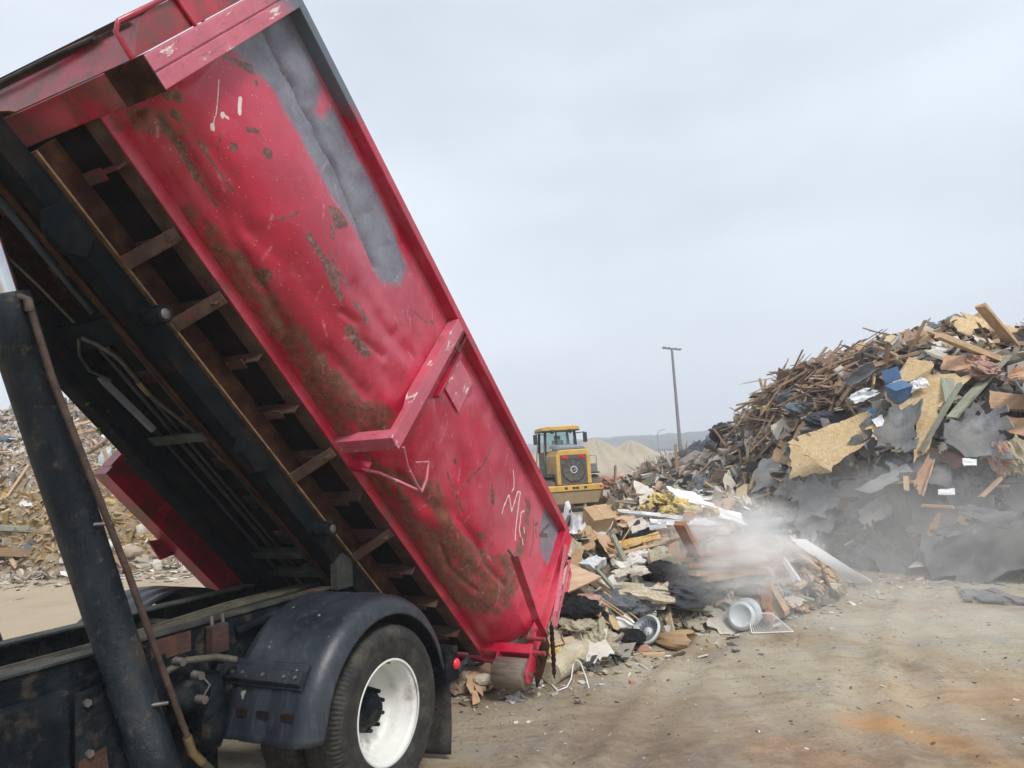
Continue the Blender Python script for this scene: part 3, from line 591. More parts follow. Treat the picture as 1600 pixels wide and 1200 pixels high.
# ================================================================ the truck: frame
for sgn in (1, -1):
    p = MB(); a0, a1 = -7.5, -1.15
    p.box(a0, a1, *sorted((sgn*.42, sgn*.432)), .90, 1.165); p.box(a0, a1, *sorted((sgn*.34, sgn*.432)), 1.166, 1.178); p.box(a0, a1, *sorted((sgn*.34, sgn*.432)), .888, .899)
    o = FW(p).build('frame_rail', 'black', truck)
    FW(MB().box(a0, -1.6, *sorted((sgn*.33, sgn*.445)), 1.180, 1.192)).build('rail_liner', 'railtop', o)
    if sgn > 0:
        FW(MB().box(-3.08, -2.82, .4335, .4365, 1.05, 1.165)).build('rust_patch', 'rustpatch', o)
        FW(MB().box(-2.05, -1.75, .4335, .4365, 1.08, 1.165)).build('rust_patch', 'rustpatch', o)
        p = MB(); p.box(-4.6, -3.56, .434, .50, .52, 1.06); FW(p).build('side_box', 'black', truck, bevel=.02)
        p = MB(); p.prism([(-3.55, 1.03), (-3.05, 1.10), (-3.0, .35), (-3.2, .2), (-3.45, .42), (-3.55, .62)], .505, .52, lambda x, y, t: (x, t, y)); o2 = FW(p).build('ram_mount_plate', 'black', truck, bevel=.004)
        for q in ((-3.50, .98), (-3.49, .74), (-3.25, .98)):
            FW(MB().tube([(q[0], .52, q[1]), (q[0], .54, q[1])], .02, 6)).build('bolt', 'bolt', o2)
        FW(MB().prism([(-3.54, .72), (-3.40, .74), (-3.38, .55), (-3.45, .44), (-3.54, .62)], .521, .524, lambda x, y, t: (x, t, y))).build('rust_patch', 'rustpatch', o2)
        p = MB(); p.box(-2.72, -2.60, .434, .50, 1.0, 1.165); FW(p).build('rail_clamp', 'rustpatch', truck, bevel=.008)
        for q in (-2.70, -2.62): FW(MB().tube([(q, .47, 1.165), (q, .47, 1.22)], .012, 6)).build('clamp_bolt', 'bolt', o)
for a in (-5.2, -3.9, -2.5, -1.3): FW(MB().box(a-.05, a+.05, -.41, .41, .93, 1.12)).build('frame_crossbar', 'railtop', truck)
FW(MB().box(-5.2, -2.62, .385, .40, .12, .90)).build('dark_backing', 'black', truck)  # added dark sheet, stands in for the dark gaps and clutter of the chassis
for w_, r_ in ((.22, .020), (.13, .012), (.06, .012)):
    FW(MB().tube([(-7, w_, 1.12), (-4, w_+.02, 1.15), (-3, w_-.04, 1.14), (-2.2, w_-.02, 1.18), (-1.4, w_-.1, 1.16)], r_, 8)).build('brake_pipe', 'hose', truck)
FW(MB().tube([(-2.5, .44, 1.08), (-2.2, .47, 1.12), (-1.9, .47, 1.15)], .03, 8)).build('rail_pipe', 'black', truck)
FW(MB().prism([(-1.42, 1.17), (-1.30, 1.17), (-1.30, 1.42), (-1.36, 1.45), (-1.42, 1.40)], -.50, -.44, lambda x, y, t: (x, t, y))).build('pivot_bracket', 'railtop', truck)
FW(MB().prism([(-1.62, 1.17), (-1.45, 1.17), (-1.45, 1.36), (-1.55, 1.42), (-1.62, 1.36)], .44, .50, lambda x, y, t: (x, t, y))).build('pivot_bracket', 'railtop', truck)
FW(MB().tube([(-1.32, -.6, 1.06), (-1.32, .6, 1.06)], .05, 12)).build('hinge_shaft', 'black', truck)
# brake chamber, axle and clutter behind the ram
FW(MB().lathe([(.0, -.10), (.055, -.10), (.08, -.04), (.084, 0), (.08, .04), (.055, .10), (.0, .10)], (-2.98, .60, .86), 0, 24)).build('brake_chamber', 'black', truck)
FW(MB().lathe([(.0, -.2), (.08, -.2), (.11, -.12), (.11, .12), (.08, .2), (0, .2)], (-2.80, .52, .72), 2, 24)).build('air_tank', 'black', truck)
for q in ((-3.02, .70, .99), (-3.0, .70, .86), (-3.10, .66, 1.08)):
    FW(MB().tube([q, (q[0], q[1]+.06, q[2])], [.026, .022], 8)).build('hose_fitting', 'bolt', truck)
FW(MB().tube([(-3.0, .72, .99), (-2.97, .76, .93), (-3.0, .73, .86)], .006, 6)).build('air_line', 'bolt', truck)
FW(MB().tube([(-2.05, -1.0, .52), (-2.05, 1.0, .52)], .09, 14)).build('axle', 'black', truck)
FW(MB().tube([(-3.0, .45, .98), (-2.9, .5, 1.02), (-2.8, .62, 1.02), (-2.7, .66, .98)], .022, 8)).build('air_hose', 'hose', truck)
for k in range(7): FW(MB().box(-3.0+.06*k, -1.2-.06*k, .44, .53, .66-.026*k, .68-.026*k)).build('leaf_spring', 'black', truck)

# wheels
def wheel(w_, sgn, dual_inner):
    o = bpy.data.objects.new('wheel', None); C.collection.objects.link(o); o.parent = truck; o.location = (-2.0154, -sgn*w_, .522)
    q = -sgn   # local y pointing outwards is q
    hw = .135
    prof = [(.305, -.115), (.335, -.128), (.40, -.143), (.455, -.140), (.495, -.128), (.513, -.105), (.518, -.07), (.520, -.035), (.520, 0), (.520, .035), (.518, .07), (.513, .105), (.495, .128), (.470, .137), (.455, .140), (.43, .143), (.425, .140), (.40, .143), (.355, .134), (.335, .128), (.318, .122), (.305, .115)]
    NL = 480
    def mod(i, j):
        h = prof[j][1]; r = 0
        if prof[j][0] > .49 and abs(h) > .08: r = -.009 if (i % 4) < 2 else 0
        elif prof[j][0] > .515: r = -.008 if abs(abs(h)-.035) < .002 else (-.004 if (i % 6) < 1 else 0)
        return r
    MB().lathe([(r, h*q) for r, h in prof], (0, 0, 0), 1, NL, mod).build('tyre', 'tyre', o)
    if not dual_inner:
        rim = MB().lathe([(.300, .120*q), (.312, .124*q), (.316, .116*q), (.310, .108*q), (.292, .104*q), (.284, .085*q), (.282, .05*q), (.262, .02*q), (.255, -.02*q), (.252, -.055*q), (.238, -.075*q), (.20, -.085*q), (.10, -.088*q), (.02, -.088*q)], (0, 0, 0), 1, 72).build('rim', 'whiterim', o)
        h = MB().lathe([(0, .01*q), (.06, .012*q), (.085, .0*q), (.098, -.03*q), (.112, -.04*q), (.135, -.07*q), (.135, -.086*q)], (0, 0, 0), 1, 32, lambda i, j: (.008 if i % 4 == 0 and j > 2 else 0)); h.build('hub', 'black', o)
        for k in range(10):
            t = k*math.pi/5+.2; x, z_ = .122*math.cos(t), .122*math.sin(t)
            MB().tube([(x, -.08*q, z_), (x, -.015*q, z_)], [.019, .012], 6).build('wheel_nut', 'black', rim)
        MB().tube([(.02, .02*q, .285), (.02, .125*q, .292)], .006, 6).build('valve', 'bolt', rim)
    return o
wheel(1.095, 1, False); wheel(.755, 1, True); wheel(1.095, -1, False); wheel(.755, -1, True)

# fenders
def fender_part(sgn):
    ca, cz = -2.03, .515; pts = []
    sect = [(.60, .700), (.605, .712), (.66, .712), (.70, .705), (.73, .704), (.76, .712), (.86, .713), (.89, .705), (.92, .704), (.95, .713), (1.04, .714), (1.07, .706), (1.10, .708), (1.14, .706), (1.18, .690), (1.21, .66), (1.228, .628), (1.238, .604), (1.243, .596), (1.236, .592)]
    n = 64; mb = MB(); k = len(sect)
    for i in range(n+1):
        th = R(4)+(R(170)-R(4))*i/n
        for w_, r in sect:
            rr = r + (.012 if i in (0, n) else 0)
            if i < 4: rr += .004*(4-i)
            mb.v.append((ca-rr*math.cos(th), w_*sgn, cz+rr*math.sin(th)))
    mb.f = [(i*k+j, i*k+j+1, (i+1)*k+j+1, (i+1)*k+j) for i in range(n) for j in range(k-1)]; mb.sm = [True]*len(mb.f)
    o = FW(mb).build('fender', 'fender', truck, solid=.007)
    th = R(31); px, pz = ca-.718*math.cos(th), cz+.718*math.sin(th); tx, tz = math.sin(th), math.cos(th); nx_, nz_ = -math.cos(th), math.sin(th)
    mb = MB(); mb.prism([(-.062, .0), (-.058, .012), (-.045, .012), (-.035, .05), (.035, .05), (.045, .012), (.085, .012), (.09, .0)], sgn*.48, sgn*1.13, lambda x, y, t: (px-x*tx*-1+y*nx_, t, pz+x*-tz*-1+y*nz_))
    FW(mb).build('fender_bracket', 'fender', truck, bevel=.004)
    for q in (.62, .70, .86, 1.02, 1.10):
        FW(MB().tube([(px+nx_*.045, sgn*q, pz+nz_*.045), (px+nx_*.06, sgn*q, pz+nz_*.06)], .011, 6)).build('fender_bolt', 'bolt', o)
    for q in (.68, .84, 1.02):
        th2 = R(16); c0 = (ca-.716*math.cos(th2), cz+.716*math.sin(th2))
        FW(MB().box(c0[0]-.012, c0[0]+.004, *sorted((sgn*q, sgn*(q+.08))), c0[1]-.03, c0[1]+.01)).build('fender_slot', 'under', o)
    return o
fender_part(1); fender_part(-1)
for sgn in (1, -1):
    y0, y1 = sorted((sgn*.86, sgn*1.245))
    lb = FW(MB().box(-1.40, -1.24, y0, y1, .505, .735)).build('light_box', 'black', truck, bevel=.008)
    FW(MB().lathe([(0, .022*sgn), (.02, .02*sgn), (.034, .012*sgn), (.038, 0)], (-1.275, sgn*1.246, .615), 1, 20)).build('side_marker_light', 'red_lens', lb)
    FW(MB().box(-1.245, -1.225, *sorted((sgn*.9, sgn*1.2)), .56, .68)).build('tail_light', 'red_lens', lb)
    mb = MB(); nx = 8; nz = 12
    for i in range(nx+1):
        for j in range(nz+1): mb.v.append((-1.33+.02*math.sin(i*.9)*(1-j/nz)-.05*(1-j/nz)**2, sgn*(.62+.60*i/nx), .03+.475*j/nz))
    mb.f = [(i*(nz+1)+j, i*(nz+1)+j+1, (i+1)*(nz+1)+j+1, (i+1)*(nz+1)+j) for i in range(nx) for j in range(nz)]; mb.sm = [True]*len(mb.f)
    FW(mb).build('mud_flap', 'tyre', truck, solid=.01)
FW(MB().bar((-1.32, -1.0, .72), (-1.32, 1.0, .72), .05, .06)).build('light_bar', 'black', truck)

# ---------------- tilted hoist
for sgn in (1, -1):
    p = MB(); f = lambda x, y, t, q=sgn: (t, q*x, y)
    p.prism([(.362, -.435), (.472, -.42), (.472, -.285), (.362, -.285)] if sgn > 0 else [(.362, -.50), (.47, -.515), (.47, -.285), (.362, -.285)], 1.05, 7.2, f)
    o = CP(p).build('hoist_rail', 'hoist', truck, bevel=.006)
    CP(MB().prism([(.31, -.455), (.355, -.455), (.355, -.445), (.325, -.445), (.325, -.30), (.31, -.30)], 1.05, 7.2, f)).build('inner_flange', 'rustrail' if sgn > 0 else 'hoist', o)
    for sr in (4.055, 2.19, 1.15):
        rr = CP(MB().lathe([(0, .155*sgn), (.016, .155*sgn), (.022, .145*sgn), (.034, .15*sgn), (.05, .15*sgn), (.054, .14*sgn), (.056, .0), (.05, -.01*sgn)], (sr, sgn*.475, -.355), 1, 24)).build('hoist_roller', 'black', o)
        CP(MB().lathe([(.0, .158*sgn), (.018, .157*sgn), (.03, .151*sgn)], (sr, sgn*.475, -.355), 1, 16)).build('roller_pin', 'bolt', rr)
    CP(MB().prism([(4.50, -.44), (4.58, -.52), (4.72, -.53), (4.80, -.46), (4.78, -.36), (4.68, -.31), (4.55, -.33)], sgn*.476, sgn*.51, lambda x, y, t: (x, t, y))).build('guide_plate', 'hoist', o, bevel=.006)
    CP(MB().prism([(2.86, -.42), (2.92, -.50), (3.10, -.49), (3.14, -.40), (3.06, -.34), (2.90, -.34)], sgn*.476, sgn*.56, lambda x, y, t: (x, t, y))).build('guide_block', 'hoist', o, bevel=.008)
CP(MB().prism([(4.10, -.365), (4.12, -.365), (3.93, -.365), (3.93, -.345), (4.12, -.345), (4.12, -.20), (4.10, -.20)], -.36, .36, lambda x, y, t: (x, t, y))).build('hoist_crossbar', 'hoist', truck)
CP(MB().box(3.93, 4.11, -.359, .359, -.375, -.36)).build('hoist_cross_plate', 'hoist', truck)
for sc_, wd in ((3.165, .07), (1.93, .06), (1.70, .055), (5.2, .1), (6.1, .1)):
    p = MB(); p.box(sc_-wd/2, sc_+wd/2, -.359, .309, -.395, -.382); p.box(sc_-wd/2, sc_-wd/2+.01, -.359, .309, -.381, -.30); CP(p).build('hoist_crossbar', 'railtop', truck)
for w_, s0, s1, r_, n_ in ((-.20, 1.3, 3.9, .016, -.30), (-.12, 1.3, 3.9, .012, -.30), (.05, 1.3, 4.0, .012, -.29), (.18, 1.2, 3.8, .018, -.31), (.245, 1.3, 3.4, .010, -.33), (-.02, 4.1, 7, .02, -.28), (-.28, 1.2, 3.4, .012, -.34)):
    CP(MB().tube([(s0, w_, n_), (s1, w_+.02, n_)], r_, 8)).build('hydraulic_pipe', 'steelpipe', truck)
CP(MB().bar((3.72, -.30, -.36), (3.24, -.24, -.36), .035, .035)).build('guard_tube', 'pole', truck)
CP(MB().bar((3.45, .25, -.36), (3.0, .27, -.36), .03, .03)).build('guard_tube', 'pole', truck)
CP(MB().tube([(4.02, -.12, -.38), (3.98, -.02, -.40), (3.86, .06, -.40), (3.72, .05, -.39), (3.58, .03, -.38), (3.45, .04, -.37), (3.2, .12, -.36), (2.9, .14, -.35)], .014, 8)).build('hydraulic_hose', 'hose', truck)
CP(MB().tube([(3.66, .045, -.39), (3.55, .03, -.38)], .02, 8)).build('hose_coupling', 'brass', truck)
CP(MB().tube([(4.02, -.16, -.38), (3.92, -.24, -.40), (3.8, -.27, -.40), (3.68, -.22, -.36)], .009, 8)).build('hydraulic_hose', 'hose', truck)
CP(MB().tube([(4.6, -.18, -.36), (4.4, -.14, -.36), (4.12, -.11, -.36)], .008, 8)).build('winch_rope', 'hose', truck)
CP(MB().tube([(1.62, -.1, -.37), (1.5, -.02, -.4), (1.36, -.08, -.42), (1.33, -.2, -.42)], .012, 8)).build('hydraulic_hose', 'hose', truck)
CP(MB().tube([(1.9, .3, -.37), (1.7, .33, -.40), (1.5, .28, -.42), (1.4, .16, -.42)], .012, 8)).build('hydraulic_hose', 'hose', truck)
# ---------------- the lift ram
def ram(w_):
    A = Vector((-3.145, w_, .42)); Bp = Vector((-3.94, w_, 2.92)); D = (Bp-A).normalized()
    o = FW(MB().tube([A, A.lerp(Bp, .14), A.lerp(Bp, .141), A.lerp(Bp, .90), A.lerp(Bp, .902), A.lerp(Bp, .925), A.lerp(Bp, .927), Bp-D*.01, Bp], [.108, .108, .103, .103, .106, .106, .1075, .1075, .102], 40)).build('lift_ram', 'barrel', truck)
    FW(MB().tube([Bp-D*.005, Bp+D*.9], .068, 24)).build('ram_rod', 'chrome', o)
    if w_ > 0:
        q = Vector((0, .155, 0)); P = [Vector((-3.905, .75, 2.88)), Vector((-3.80, .755, 2.53)), Vector((-3.44, .76, 1.60)), Vector((-3.26, .76, 1.10)), Vector((-3.12, .76, .715))]
        FW(MB().tube([Bp+Vector((.0, .06, -.07)), Vector((-3.92, .72, 2.90)), P[0], P[0]+Vector((.01, 0, -.05))], .021, 8)).build('pipe_elbow', 'pipebrown', o)
        FW(MB().tube([P[0], P[1], P[2], P[3], P[4]], .0165, 10)).build('ram_pipe', 'pipebrown', o)
        FW(MB().tube([P[4], P[4]+Vector((.03, 0, -.09)), P[4]+Vector((.09, 0, -.16))], .024, 10)).build('pipe_coupling', 'brass', o)
        FW(MB().tube([P[4]+Vector((.09, 0, -.16)), P[4]+Vector((.14, 0, -.22)), P[4]+Vector((.26, 0, -.36)), P[4]+Vector((.3, -.1, -.5))], .022, 10)).build('ram_hose', 'hose', o)
        for k in (.57, .2): FW(MB().tube([A.lerp(Bp, k)+Vector((.0, .08, 0)), A.lerp(Bp, k)+Vector((.07, .15, 0))], .010, 6)).build('pipe_clip', 'bolt', o)
ram(.62); ram(-.62)
# weed caught in the hoist
mb = MB()
for k in range(60):
    c = Vector((3.52+random.uniform(-.16, .14), -.42+random.uniform(-.1, .1), -.42+random.uniform(-.09, .05)))
    d_ = Vector([random.gauss(0, 1) for _ in range(3)]).normalized(); a = d_.cross(Vector((.3, .5, .8))).normalized(); l = random.uniform(.018, .04)
    mb.add([c, c+d_*l+a*l*.3, c+d_*l*2, c+d_*l-a*l*.3], [(0, 1, 2, 3)])
    if k % 6 == 0: mb.tube([c-d_*.06, c+d_*.02], .002, 4)
mb.v = [tuple(MC @ Vector(p)) for p in mb.v]
tag(mb.build('leafy_sprig', 'leaf'), 'small sprig of green leaves caught on the black hoist frame above the ram pipe', 'plant')
# ---------------------------------------------------------------- the lie of the land
def pdist(X, Y, pts):
    best = np.full(np.shape(X), 1e9)
    for (ax, ay), (bx, by) in zip(pts[:-1], pts[1:]):
        L2 = (bx-ax)**2+(by-ay)**2; q = np.clip(((X-ax)*(bx-ax)+(Y-ay)*(by-ay))/L2, 0, 1)
        best = np.minimum(best, np.hypot(X-(ax+q*(bx-ax)), Y-(ay+q*(by-ay))))
    return best
TOE = [(5.6, 34), (4.9, 24), (4.6, 17), (4.8, 13.2), (5.3, 11.4), (6.4, 10.35), (9, 9.5), (14, 8.8), (24, 8)]
TOEPOLY = TOE+[(40, 8), (40, 34)]
def _inside(X, Y, poly):
    r = np.zeros(np.shape(X), bool); n = len(poly)
    for i in range(n):
        x0, y0 = poly[i]; x1, y1 = poly[(i+1) % n]
        if y0 == y1: continue
        r ^= ((y0 > Y) != (y1 > Y)) & (X < (x1-x0)*(Y-y0)/(y1-y0)+x0)
    return r
def h_big(X, Y):
    X = np.asarray(X, float); Y = np.asarray(Y, float)
    d = pdist(X, Y, TOE); d = np.where(_inside(X, Y, TOEPOLY), d, 0)
    hm = np.interp(X, [5, 6, 7, 8, 9.5, 12], [3.2, 4.05, 4.15, 3.85, 3.65, 3.9])*np.interp(Y, [9, 17, 20, 27], [1, 1, .95, .5])
    h = hm*1.02*(1-np.exp(-(d/1.45)**1.1))+.18*np.exp(-((d-.5)/.45)**2)*(d > 0)
    return np.where(d > 0, h+(fbm(X*.9, Y*.9, 31, 4)*.7+fbm(X*3.1, Y*3.1, 35, 3)*.3)*np.clip(d/.6, 0, 1), 0)
BL = [(.1, 8.5, .8, .85, .95), (.8, 9.1, .85, .7, .93), (1.95, 10.0, .98, .9, 1.36), (2.75, 10.35, .85, .85, 1.15), (3.5, 11.4, .7, .7, .6), (.45, 7.95, .5, .5, .36), (1.55, 9.0, .75, .42, .40), (-1.0, 8.4, 1.1, 1.0, .6), (-.9, 7.0, .5, .3, .12)]
def h_load(X, Y):
    X = np.asarray(X, float); Y = np.asarray(Y, float); h = 0
    for cx, cy, rx, ry, hh in BL:
        q = ((X-cx)/rx)**2+((Y-cy)/ry)**2; h = h+(hh*np.exp(-.62*q**1.55))**3
    h = h**(1/3)*1.02
    return np.where(h > .05, h-.05+fbm(X*1.8, Y*1.8, 51, 4)*.45*np.clip(h/.4, 0, 1), -.02)
def h_mid(X, Y):
    X = np.asarray(X, float); Y = np.asarray(Y, float); h = 0
    for cx, cy, rx, ry, hh in [(4.9, 27.5, 1.3, 1.6, 1.3), (6.6, 27, 2.0, 2.4, 2.0), (9, 28.5, 2.4, 3, 2.3), (11.5, 30, 3, 3, 2.2), (4.9, 24.5, .8, .8, .4)]:
        h = h+(hh*np.exp(-(((X-cx)/rx)**2+((Y-cy)/ry)**2)))**3
    h = h**(1/3); return np.where(h > .06, h-.06+fbm(X*1.1, Y*1.1, 61, 4)*.6*np.clip(h/.5, 0, 1), -.02)
def h_left(X, Y):
    X = np.asarray(X, float); Y = np.asarray(Y, float)
    d = Y-(16.9+.06*(X+10)+fbm(X*.5, X*0, 71, 3)*1.2); d = np.clip(d, 0, None)
    h = 4.9*(1-np.exp(-(d/3.0)**1.3))*np.interp(X, [-19, -15, -11.3, -8, -5], [.86, .98, 1.0, 1.02, .9])
    return np.where(d > 0, h+fbm(X*.6, Y*.6, 73, 4)*.9*np.clip(d, 0, 1)*1.0+fbm(X*2.6, Y*2.6, 77, 3)*.25*np.clip(d, 0, 1), -.02)
def h_gnd(X, Y):
    X = np.asarray(X, float); Y = np.asarray(Y, float); r = 0
    for off in (0, .45, 2.0, 2.45):      # wheel ruts
        d = np.abs(X-(-.2+off+.30*(Y-4)+.035*(Y-4)**2)); r = r-.022*np.exp(-(d/.13)**2)+.010*np.exp(-((d-.24)/.08)**2)
    r = r*np.clip((12-Y)/3, 0, 1)*(.5+vnoise(X*.6, Y*.6, 7))
    return fbm(X*.45, Y*.45, 81, 4)*.07+fbm(X*2.2, Y*2.2, 85, 3)*.022+r
def ray(px, py):
    xr, yr = (px-800)/FPX, (600-py)/FPX
    d = CX*xr+CY*yr-CZ
    return Vector((0, 0, CAMH)), d
def at(px, py, Y):
    o, d = ray(px, py); return o+d*(Y/d.y)
def on(px, py, hf, y0, y1):
    """where the sight line of a photo point meets a heap"""
    o, d = ray(px, py); Ys = np.arange(y0, y1, .04); T = Ys/d.y
    X, Z = d.x*T, CAMH+d.z*T; H = hf(X, Ys); k = np.nonzero(Z <= H)[0]
    if not len(k): i = int(np.argmin(np.abs(Z-H)))
    else: i = k[0]
    return Vector((X[i], Ys[i], Z[i]))
def grid_mesh(name, xs, ys, zf, mat, kind=None, holes=None):
    X, Y = np.meshgrid(xs, ys, indexing='ij'); Z = zf(X, Y); n, k = X.shape
    i, j = np.meshgrid(np.arange(n-1), np.arange(k-1), indexing='ij'); a = (i*k+j).ravel(); F = np.stack([a, a+k, a+k+1, a+1], -1)
    if holes is not None: F = F[holes(X, Y, Z)[:-1, :-1].ravel()]
    me = bpy.data.meshes.new(name); me.from_pydata(np.stack([X, Y, Z], -1).reshape(-1, 3).tolist(), [], F.tolist())
    me.polygons.foreach_set('use_smooth', [True]*len(F)); me.materials.append(M[mat]); me.update()
    o = bpy.data.objects.new(name, me); C.collection.objects.link(o)
    if kind: o['kind'] = kind
    return o, X, Y
ax = np.concatenate([-np.geomspace(2500, 26, 26), np.concatenate([np.arange(-25, -2, .2), np.arange(-2, 8, .06), np.arange(8, 22, .2)]), np.geomspace(22.2, 2500, 26)])
ay = np.concatenate([-np.geomspace(60, 1, 6), np.concatenate([np.arange(0, 3.5, .2), np.arange(3.5, 11, .06), np.arange(11, 34, .2)]), np.geomspace(34.3, 3000, 34)])
g, X, Y = grid_mesh('ground', ax, ay, lambda X, Y: h_gnd(X, Y)*(np.hypot(X, Y) < 80), 'ground', 'structure')
soil = np.zeros((X.size, 4), np.float32); soil[:, 3] = 1
och = np.exp(-(pdist(X, Y, [(2.35, 5.5), (2.75, 5.05), (2.9, 4.4)])/.20)**2)+.5*np.exp(-(pdist(X, Y, [(1.6, 5.2), (2.4, 4.6)])/.3)**2)+.35*np.exp(-(pdist(X, Y, [(3, 6), (4.2, 5.6)])/.5)**2)
road = np.clip((Y-7.5)/3, 0, 1)*np.clip((-2.2-X)/2, 0, 1)
dark_soil = np.exp(-(pdist(X, Y, [(.2, 5.4), (2.2, 4.7), (5, 4.4)])/.75)**2)*.8+np.exp(-(pdist(X, Y, [(-.9, 6.9), (.2, 6.6)])/.5)**2)*.5  # damp foreground, and darker soil at the container's tail
for q, ch in enumerate((och, road, dark_soil)): soil[:, q] = np.clip(ch, 0, 1).ravel()
at_ = g.data.color_attributes.new('soil', 'FLOAT_COLOR', 'POINT'); at_.data.foreach_set('color', soil.ravel())
keep = lambda X, Y, Z: Z > -.03
o, _, _ = grid_mesh('debris_heap', np.arange(4.4, 20, .13), np.arange(8.4, 34, .13), h_big, 'moundbig', 'stuff', lambda X, Y, Z: Z > 0); tag(o, 'core of the tall mixed debris heap', 'debris')
o, _, _ = grid_mesh('load_heap', np.arange(-2.4, 5.6, .07), np.arange(6, 12.8, .07), h_load, 'moundload', 'stuff', lambda X, Y, Z: Z > -.01); tag(o, 'core of the freshly tipped load behind the container', 'debris')
o, _, _ = grid_mesh('distant_heap', np.arange(2, 20, .2), np.arange(22, 36, .2), h_mid, 'moundload', 'stuff', lambda X, Y, Z: Z > -.01); tag(o, 'core of the low debris heap beyond the loader', 'debris')
o, _, _ = grid_mesh('wood_chip_heap', np.arange(-26, -1, .16), np.arange(16, 34, .16), h_left, 'moundleft', 'stuff', lambda X, Y, Z: Z > -.01); tag(o, 'pale heap of shredded wood and soil across the dirt road', 'debris')
def hills(X, Y):
    r = np.hypot(X, Y); return np.where(r > 380, 2+7*vnoise(X*.006, Y*.006, 3)+4*vnoise(X*.03, Y*.03, 5)+3.2*vnoise(X*.16, Y*.16, 8), -3)*np.clip((r-380)/60, 0, 1)
grid_mesh('hills', np.linspace(-150, 750, 260), np.linspace(380, 760, 60), hills, 'hills', 'structure')

# ---------------------------------------------------------------- pieces of debris
def solid_grid(P, keepc, thick):
    """P (n, m, 3) points of a sheet, keepc (n-1, m-1) cells kept -> verts, faces of a thin solid"""
    n, m_ = P.shape[:2]; du = np.gradient(P, axis=0); dv = np.gradient(P, axis=1); N = np.cross(du, dv); N /= np.linalg.norm(N, axis=2, keepdims=True)+1e-9
    A = (P+N*thick/2).reshape(-1, 3); B = (P-N*thick/2).reshape(-1, 3); V = np.concatenate([A, B]); K = n*m_; F = []
    for i in range(n-1):
        for j in range(m_-1):
            if not keepc[i, j]: continue
            a, b, c, d_ = i*m_+j, (i+1)*m_+j, (i+1)*m_+j+1, i*m_+j+1
            F += [(a, b, c, d_), (K+d_, K+c, K+b, K+a)]
            for (p, q), (ni, nj) in (((b, a), (i, j-1)), ((c, b), (i+1, j)), ((d_, c), (i, j+1)), ((a, d_), (i-1, j))):
                if not (0 <= ni < n-1 and 0 <= nj < m_-1 and keepc[ni, nj]): F.append((p, q, K+q, K+p))
    return V.tolist(), F
def tear(n, m_, amt, r):
    k = np.ones((n, m_), bool)
    for _ in range(int(amt*(n+m_))):
        s = r.integers(0, 4); t = r.integers(0, max(n, m_))
        for q in range(r.integers(1, 3)):
            i, j = [(t % n, q), (t % n, m_-1-q), (q, t % m_), (n-1-q, t % m_)][s]
            k[i, j] = False
    return k
def sheet_t(lx, ly, nx, ny, curl, thick, tr, seed, wav=.03):
    r = np.random.default_rng(seed); x, y = np.meshgrid(np.linspace(-lx/2, lx/2, nx+1), np.linspace(-ly/2, ly/2, ny+1), indexing='ij')
    x = x+r.normal(0, lx/nx*.2, x.shape); y = y+r.normal(0, ly/ny*.2, y.shape)
    an = np.arctan2(y/ly, x/lx); rf = 1+.55*fbm(np.cos(an)*1.6+9, np.sin(an)*1.6+seed, seed, 4)*min(1, tr+.3)*2*np.clip(np.hypot(x/lx, y/ly)*2, 0, 1); x = x*rf; y = y*rf
    th = r.uniform(0, 3.14); q = x*math.cos(th)+y*math.sin(th); L_ = max(lx, ly)
    z = curl*(q/L_*2)**2*r.choice([-1, 1])+wav*np.sin(q/L_*7+r.uniform(0, 6))+fbm(x/L_*3, y/L_*3, seed, 3)*wav*3
    V, F = solid_grid(np.stack([x, y, z], -1), tear(nx, ny, tr, r), thick)
    mb = MB(); mb.v = [tuple(p) for p in V]; mb.f = F; mb.sm = [False]*len(F); return mb.mesh('sheet', False)
def plank_t(seed, l=1.0, w=1.0, t=1.0):
    r = np.random.default_rng(seed); n = 7; mb = MB(); bend = r.uniform(-.02, .02)
    for i in range(n):
        x = -l/2+l*i/(n-1); e = (i in (0, n-1))
        for (a, b) in ((-.5, -.5), (.5, -.5), (.5, .5), (-.5, .5)):
            mb.v.append((x+(r.normal(0, .025) if e else 0), a*w*(1+r.normal(0, .02)), b*t+bend*10*(x*x)*t))
    for i in range(n-1):
        for k in range(4): mb.f.append((i*4+k, i*4+(k+1) % 4, (i+1)*4+(k+1) % 4, (i+1)*4+k))
    mb.f += [(0, 1, 2, 3), (n*4-1, n*4-2, n*4-3, n*4-4)]; mb.sm = [False]*len(mb.f); return mb.mesh('plank')
def blob_t(seed, rough=.35, flat=.7, sub=3):
    bm = bmesh.new(); bmesh.ops.create_icosphere(bm, subdivisions=sub, radius=.5); r = np.random.default_rng(seed); of = r.uniform(0, 50, 3)
    for vv in bm.verts:
        p = vv.co*4; q = float(fbm(p.x+of[0]+p.z*.7, p.y+of[1]-p.z*.6, seed, 4)); rg = abs(float(fbm(p.x*1.7+p.z+of[2], p.y*1.7-p.z+of[0], seed+3, 3)))
        f1 = abs(float(fbm(p.x*3+p.z*2+of[1], p.y*3-p.z*1.7+of[2], seed+9, 3)))
        vv.co *= 1+q*rough*2-rg*rough*1.8-f1*rough*(1.1 if sub > 3 else .3); vv.co.z *= flat
    me = bpy.data.meshes.new('clump'); bm.to_mesh(me); bm.free()
    for p in me.polygons: p.use_smooth = sub > 4
    return me
T = {}
T['plank'] = [plank_t(k) for k in range(6)]
T['felt'] = [sheet_t(1, .9, 12, 11, .18, .012, .35, 100+k, .05) for k in range(8)]
T['feltstrip'] = [sheet_t(1.3, .4, 14, 5, .16, .012, .25, 120+k, .05) for k in range(4)]
